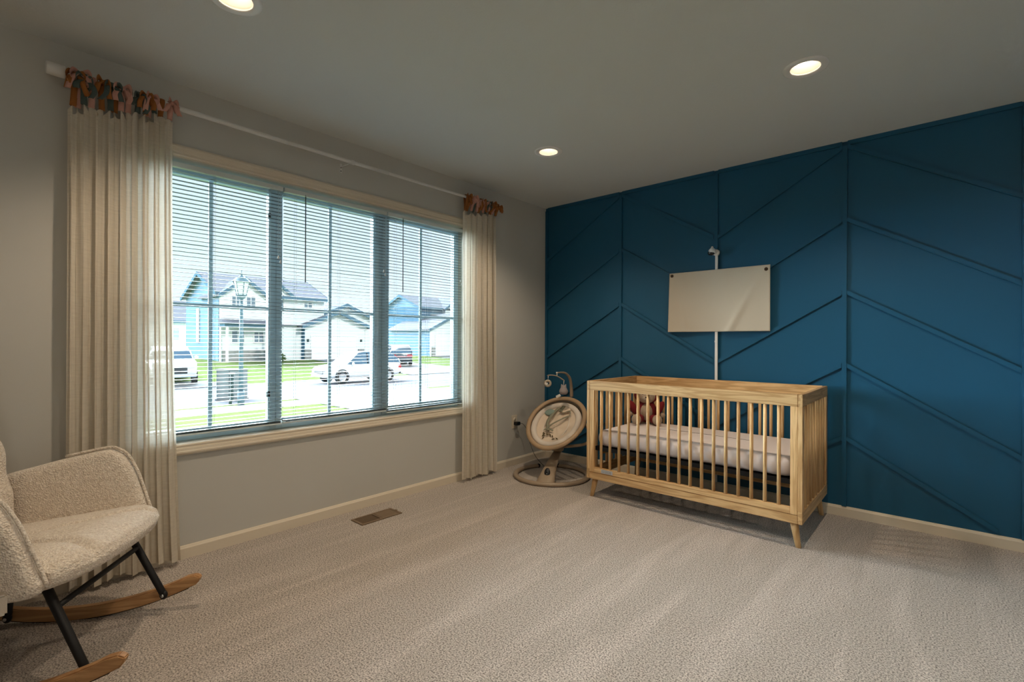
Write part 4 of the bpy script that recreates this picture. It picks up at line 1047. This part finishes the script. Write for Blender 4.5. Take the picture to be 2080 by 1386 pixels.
MB().add([(-40, 9.5, 2.45), (-38.6, 9.5, 2.45), (-38.6, 13.3, 2.45), (-40, 13.3, 2.45), (-40, 9.5, 2.9), (-40, 13.3, 2.9)], [(0, 1, 2, 3), (1, 2, 5, 4), (0, 1, 4), (3, 2, 5)]).build('porch_shingles', 'shingle', parent=hA)
MB().box(-39.98, -39.8, 9.8, 13.1, -1.0, .35).build('stone_base', 'stone', parent=hA)
for y in (9.8, 13.0): MB().box(-38.95, -38.8, y-.08, y+.08, -.6, 2.2).build('porch_post', 'ext_trim', parent=hA)
# garage wing
MB().box(-45, -40.0, 16.5, 22.7, -1.0, 2.55).build('garage_block', 'siding_white', parent=hA)
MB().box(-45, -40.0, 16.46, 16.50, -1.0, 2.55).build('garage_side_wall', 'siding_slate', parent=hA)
gable_roof(hA, -45, -40.0, 16.5, 22.7, 2.5, 3.75, 'x', wall='siding_white', oh=.45)
gable_roof(hA, -47, -41.2, 17.6, 24.6, 3.1, 4.6, 'x', wall='siding_white', oh=.4)
MB().box(-47, -41.2, 19, 24.6, -1, 3.15).build('garage_rear_block', 'siding_white', parent=hA)
MB().add([(-45.3, 12.9, 2.4), (-40.2, 12.9, 2.4), (-40.2, 16.6, 2.5), (-45.3, 16.6, 2.5), (-45.3, 12.9, 3.6), (-45.3, 16.6, 3.7)], [(0, 1, 2, 3), (1, 2, 5, 4), (0, 1, 4), (3, 2, 5), (0, 3, 5, 4)]).build('link_roof', 'shingle', parent=hA)
garage_door(hA, -40.0, 17.15, 21.6, -.55, 1.55)
for y in (16.75, 22.1): lantern(hA, -40.0, y, 1.0); MB().box(-40.0, -39.85, y-.3, y+.3, -1.0, .35).build('stone_pier', 'stone', parent=hA)
MB().box(-40.0, -39.93, 22.55, 22.7, -1, 2.5).build('corner_board', 'ext_trim', parent=hA)
F_.done()
hB = thing('house', 'slate blue sided house with a white garage front, across the street at right', 'house', (-44, 34, -.5))
F_ = Off(hB)
MB().box(-47.8, -40.0, 30.72, 38.5, -1, 2.5).build('garage_block', 'siding_white', parent=hB)
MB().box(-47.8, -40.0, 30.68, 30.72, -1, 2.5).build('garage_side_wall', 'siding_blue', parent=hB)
gable_roof(hB, -47.8, -40.0, 30.72, 38.5, 2.5, 4.3, 'x', wall='siding_white', oh=.4)
MB().box(-51.5, -44.4, 32.6, 44, -1, 5.35).build('wall_block', 'siding_slate', parent=hB)
gable_roof(hB, -51.5, -44.4, 32.6, 44, 5.3, 6.8, 'y', wall='siding_blue')
MB().box(-44.5, -43.9, 36.3, 41, 2.4, 5.4).build('front_bay', 'siding_white', parent=hB)
gable_roof(hB, -48, -43.9, 36.3, 41.0, 5.3, 6.9, 'x', wall='siding_white', oh=.4)
ext_window(hB, -43.9, 38, 39, 3.6, 4.8)
garage_door(hB, -40.0, 31.6, 36.8, -.5, 1.65)
MB().box(-40.0, -39.9, 30.70, 30.9, -1, 2.5).build('corner_board', 'ext_trim', parent=hB)
MB().box(-40.0, -39.82, 30.95, 31.4, -1, .5).build('stone_pier', 'stone', parent=hB)
F_.done()
hC = thing('house', 'distant white house seen behind the parked pickup at far left', 'house', (-62, 9, -.5))
F_ = Off(hC)
MB().box(-70, -60, 5, 14, -1, 3.4).build('wall_block', 'siding_white', parent=hC)
gable_roof(hC, -70, -60, 5, 14, 3.3, 5.6, 'y', wall='siding_white')
ext_window(hC, -60, 7, 8.2, 1.2, 2.4); ext_window(hC, -60, 10.6, 11.8, 1.2, 2.4)
F_.done()

# vehicles: lofted body from cross-sections; x forward
def car(label, cat, loc, rot, kind, mat, group=None):
    t = thing(kind, label, cat, loc, rot)
    L = 4.6; W = .92
    # stations: x, z bottom, z belt, z roof (0: none), half width at belt, half width at roof
    if kind == 'pickup_truck':
        ST = [(-2.75, .55, 1.15, 0), (-2.7, .48, 1.22, 0), (-1.0, .42, 1.24, 0), (-.95, .42, 1.24, 1.75), (-.75, .42, 1.24, 1.90), (.65, .42, 1.24, 1.90), (1.0, .42, 1.24, 1.70), (1.35, .42, 1.28, 0), (2.45, .45, 1.20, 0), (2.72, .50, 1.08, 0), (2.78, .55, .95, 0)]; L = 5.5; W = 1.0
        wx = (-1.75, 1.75); wr = .41
    else:
        ST = [(-2.25, .50, .95, 0), (-2.2, .42, 1.02, 0), (-2.1, .36, 1.05, 1.25), (-1.75, .32, 1.05, 1.55), (-1.2, .28, 1.04, 1.66), (0, .26, 1.0, 1.68), (.45, .26, .99, 1.60), (1.15, .26, 1.00, 0), (1.9, .30, .92, 0), (2.2, .38, .82, 0), (2.28, .46, .72, 0)]
        wx = (-1.35, 1.42); wr = .345
    vs, fs = [], []; K = 10
    for x, zb_, zt, zr in ST:
        e = 1-.10*max(0, abs(x)/(L/2)-.75)/.25
        w_ = W*e
        ring_ = [(-w_*.92, zb_), (-w_, zb_+.15), (-w_, zt-.12), (-w_*.95, zt), (-w_*.6, zt+.03), (w_*.6, zt+.03), (w_*.95, zt), (w_, zt-.12), (w_, zb_+.15), (w_*.92, zb_)]
        vs += [(x, y, z) for y, z in ring_]
    n_ = len(ST)
    for i in range(n_-1):
        for k in range(K): k2 = (k+1) % K; fs.append((i*K+k, i*K+k2, (i+1)*K+k2, (i+1)*K+k))
    fs += [tuple(range(K)), tuple((n_-1)*K+k for k in range(K))]
    MB().add(vs, fs, True).build('body', mat, parent=t)
    cs = [s for s in ST if s[3]]
    i0, i1 = ST.index(cs[0]), ST.index(cs[-1])
    path = [(ST[i0-1][0] if kind != 'pickup_truck' else ST[i0][0]-.12, ST[i0-1][2])]+[(s[0], s[3]) for s in cs]+[(ST[i1+1][0], ST[i1+1][2])]
    zb2 = cs[1][2]-.04
    # glasshouse
    vs, fs = [], []
    for x, z in path:
        h = max(.01, (z-zb2)/.68); wt_, wb_ = W*(.93-.17*h), W*.93
        vs += [(x, -wb_, zb2), (x, -wt_, z), (x, wt_, z), (x, wb_, zb2)]
    for i in range(len(path)-1):
        for k in range(3): fs.append((i*4+k, i*4+k+1, i*4+k+5, i*4+k+4))
    fs += [(0, 1, 2, 3), tuple(4*(len(path)-1)+k for k in range(4))]
    MB().add(vs, fs, False).build('windows', 'car_glass', parent=t)
    # roof skin and pillars
    rv, rf = [], []
    for x, z in path[1:-1]:
        h = (z-zb2)/.68; wt_ = W*(.93-.17*h)
        rv += [(x, -wt_-.01, z-.05), (x, -wt_+.03, z+.015), (x, wt_-.03, z+.015), (x, wt_+.01, z-.05)]
    for i in range(len(path)-3):
        for k in range(3): rf.append((i*4+k, i*4+k+1, i*4+k+5, i*4+k+4))
    MB().add(rv, rf, True).build('roof', mat, parent=t)
    for sg in (-1, 1):
        for i in (0, len(path)-2):
            a, b_ = path[i], path[i+1]; ha, hb_ = max(0, (a[1]-zb2)/.68), (b_[1]-zb2)/.68
            if i: ha, hb_ = (a[1]-zb2)/.68, max(0, (b_[1]-zb2)/.68)
            MB().tube([(a[0], sg*W*(.93-.17*ha), a[1]), (b_[0], sg*W*(.93-.17*hb_), b_[1])], .035, 6).build('pillar', mat, parent=t)
        xm = (wx[0]+wx[1])/2-.15
        for x in (xm, xm-.95): MB().tube([(x, sg*W*.93, zb2), (x, sg*W*.79, 1.60 if kind != 'pickup_truck' else 1.85)], .035, 6).build('pillar', 'grille_dark', parent=t)
        MB().ball((.85 if kind != 'pickup_truck' else 1.0, sg*(W+.10), 1.05 if kind != 'pickup_truck' else 1.35), (.07, .11, .08), 8, 6).build('mirror', mat, parent=t)
        for x in wx:
            wh = MB().lathe((x, sg*(W-.10), wr), [(.62*wr, .13*sg), (wr*.98, .12*sg), (wr, .08*sg), (wr, -.10*sg), (.5*wr, -.11*sg)], 20, axis='y').build('wheel', 'tyre', parent=t)
            MB().lathe((x, sg*(W-.10), wr), [(.66*wr, .128*sg), (.62*wr, .115*sg), (.15*wr, .125*sg), (.0002, .135*sg)], 16, axis='y').build('rim', 'rim', parent=wh)
            MB().lathe((x, sg*(W-.11), wr+.02), [(wr*1.16, .108*sg), (wr*1.02, .118*sg)], 20, axis='y').build('arch', 'grille_dark', parent=t)
        xf_, zf_ = ST[-2][0], ST[-2][2]
        MB().box(xf_-.28, xf_+.08, sg*W*.60-.20, sg*W*.60+.20, zf_-.22, zf_-.06).build('head_light', 'head_light', parent=t, bev=.02)
        xr_, zr_ = ST[1][0], ST[1][2]
        MB().box(xr_-.08, xr_+.15, sg*W*.70-.22, sg*W*.70+.22, zr_-.30, zr_-.10).build('tail_light', 'red_light', parent=t, bev=.02)
    xf_ = ST[-1][0]
    MB().box(xf_-.05, xf_+.03, -.5, .5, ST[-1][1]+.05, ST[-1][2]-.05).build('grille', 'grille_dark', parent=t, bev=.01)
    MB().box(xf_-.10, xf_+.05, -W*.9, W*.9, ST[-1][1]-.12, ST[-1][1]+.04).build('bumper', mat if kind != 'pickup_truck' else 'rim', parent=t, bev=.03)
    MB().box(ST[0][0]-.04, ST[0][0]+.1, -W*.9, W*.9, ST[0][1]-.12, ST[0][1]+.06).build('bumper', 'grille_dark', parent=t, bev=.03)
    if kind != 'pickup_truck': MB().box(ST[0][0]-.03, ST[0][0]+.03, -.5, .5, ST[0][2]-.22, ST[0][2]-.14).build('light_bar', 'red_light', parent=t)
    return t
car('white crossover car parked along the street seen through the middle blind', 'car', (-21.75, 10.95, -1.15), math.radians(-92), 'car', 'car_white')
car('dark grey crossover car with red tail lights on a driveway', 'car', (-31.5, 20.5, -.88), math.radians(152), 'car', 'car_dark')
car('white pickup truck parked nose on at the left of the window', 'truck', (-27.6, 3.35, -1.12), math.radians(-8), 'pickup_truck', 'car_white')

# street lamp, cabinet, post, small things
lpst = thing('street_lamp', 'dark lantern street lamp standing on the near lawn', 'street lamp', (-15.55, 2.67, -1.15))
MB().tube([(0, 0, 0), (0, 0, .5)], .11, 14).tube([(0, 0, .5), (0, 0, 3.75)], [.075, .055], 14).build('pole', 'lamp_post', parent=lpst)
MB().lathe((0, 0, 3.72), [(.05, 0), (.13, .05), (.15, .12), (.20, .14)], 8, smooth=False).build('lantern_base', 'lamp_post', parent=lpst)
MB().lathe((0, 0, 3.86), [(.145, 0), (.25, .48)], 6, smooth=False).build('lantern_glass', 'lantern_glass', parent=lpst)
for k in range(6):
    a = PI/3*k; MB().tube([(.15*math.cos(a), .15*math.sin(a), 3.86), (.255*math.cos(a), .255*math.sin(a), 4.34)], .014, 5).build('lantern_bar', 'lamp_post', parent=lpst)
MB().lathe((0, 0, 4.33), [(.30, 0), (.24, .08), (.05, .22), (.03, .27), (.012, .30), (.012, .42), (.0002, .43)], 12).build('lantern_roof', 'lamp_post', parent=lpst)
cb = thing('utility_cabinet', 'grey metal utility cabinet standing by the near sidewalk', 'utility box', (-17.45, 3.02, -1.15), math.radians(47))
MB().box(-.47, .47, -.22, .22, .05, 1.14).build('cabinet_body', 'cabinet_grey', parent=cb, bev=.01)
MB().box(-.50, .50, -.25, .25, 0, .05).build('plinth', 'concrete', parent=cb)
MB().box(-.50, .50, -.25, .25, 1.14, 1.19).build('lid', 'cabinet_grey', parent=cb, bev=.01)
MB().box(-.012, .012, -.228, -.22, .10, 1.10).build('door_seam', 'post_dark', parent=cb)
pp = thing('marker_post', 'dark short post with a bent foot in front of the grey cabinet', 'post', (-15.85, 2.45, -1.15))
MB().tube(spl([(.04, -.03, 0), (.04, -.03, .12), (0, .03, .22), (0, .03, .5), (0, .03, 1.08)], 5), .055, 8).build('post', 'post_dark', parent=pp)
MB().box(-.07, .07, -.06, .12, 1.08, 1.13).build('post_cap', 'white_plastic', parent=pp, bev=.01)
def tree(label, loc, h, r, seed, cat='tree', group=None):
    t = thing('tree' if cat == 'tree' else 'shrub', label, cat, loc)
    rnd = random.Random(seed)
    if cat == 'tree': MB().tube([(0, 0, 0), (.03, 0, h*.4), (0, .04, h*.7)], [.06, .05, .03], 7).build('trunk', 'bark', parent=t)
    mb = MB(); z0 = h*.35 if cat == 'tree' else .05
    for k in range(520):
        a, b_ = rnd.uniform(0, 2*PI), rnd.random()**.5; z = z0+(h-z0)*rnd.random()
        rr = r*b_*math.sin(PI*min(.98, max(.08, (z-z0)/(h-z0)*.9+.1)))
        c = Vector((rr*math.cos(a), rr*math.sin(a), z)); d1 = Vector((rnd.uniform(-1, 1), rnd.uniform(-1, 1), rnd.uniform(-1, 1))).normalized()*.09; d2 = d1.orthogonal().normalized()*.04
        mb.add([c-d1, c+d2, c+d1, c-d2], [(0, 1, 2, 3)])
    o = mb.build('foliage', 'leaf', parent=t); return t
tree('thin young tree in front of the pale house', (-37.6, 12.6, -.65), 2.6, .45, 3)
tree('low round shrub beside the porch post', (-38.3, 13.6, -.68), .8, .5, 5, 'shrub')
for k, (x, y) in enumerate(((-41.8, 15.6), (-42.7, 15.9))):
    c = thing('patio_chair', ['white patio chair against the garage side wall', 'white patio chair behind the other one at the garage'][k], 'chair', (x, y, -.52), .4)
    MB().box(-.25, .25, -.25, .25, .38, .44).build('seat', 'ext_trim', parent=c)
    MB().box(-.25, .25, .2, .25, .44, .95).build('backrest', 'ext_trim', parent=c)
    for px_, py_ in ((-.22, -.22), (.22, -.22), (.22, .22), (-.22, .22)): MB().box(px_-.02, px_+.02, py_-.02, py_+.02, 0, .38).build('leg', 'ext_trim', parent=c)
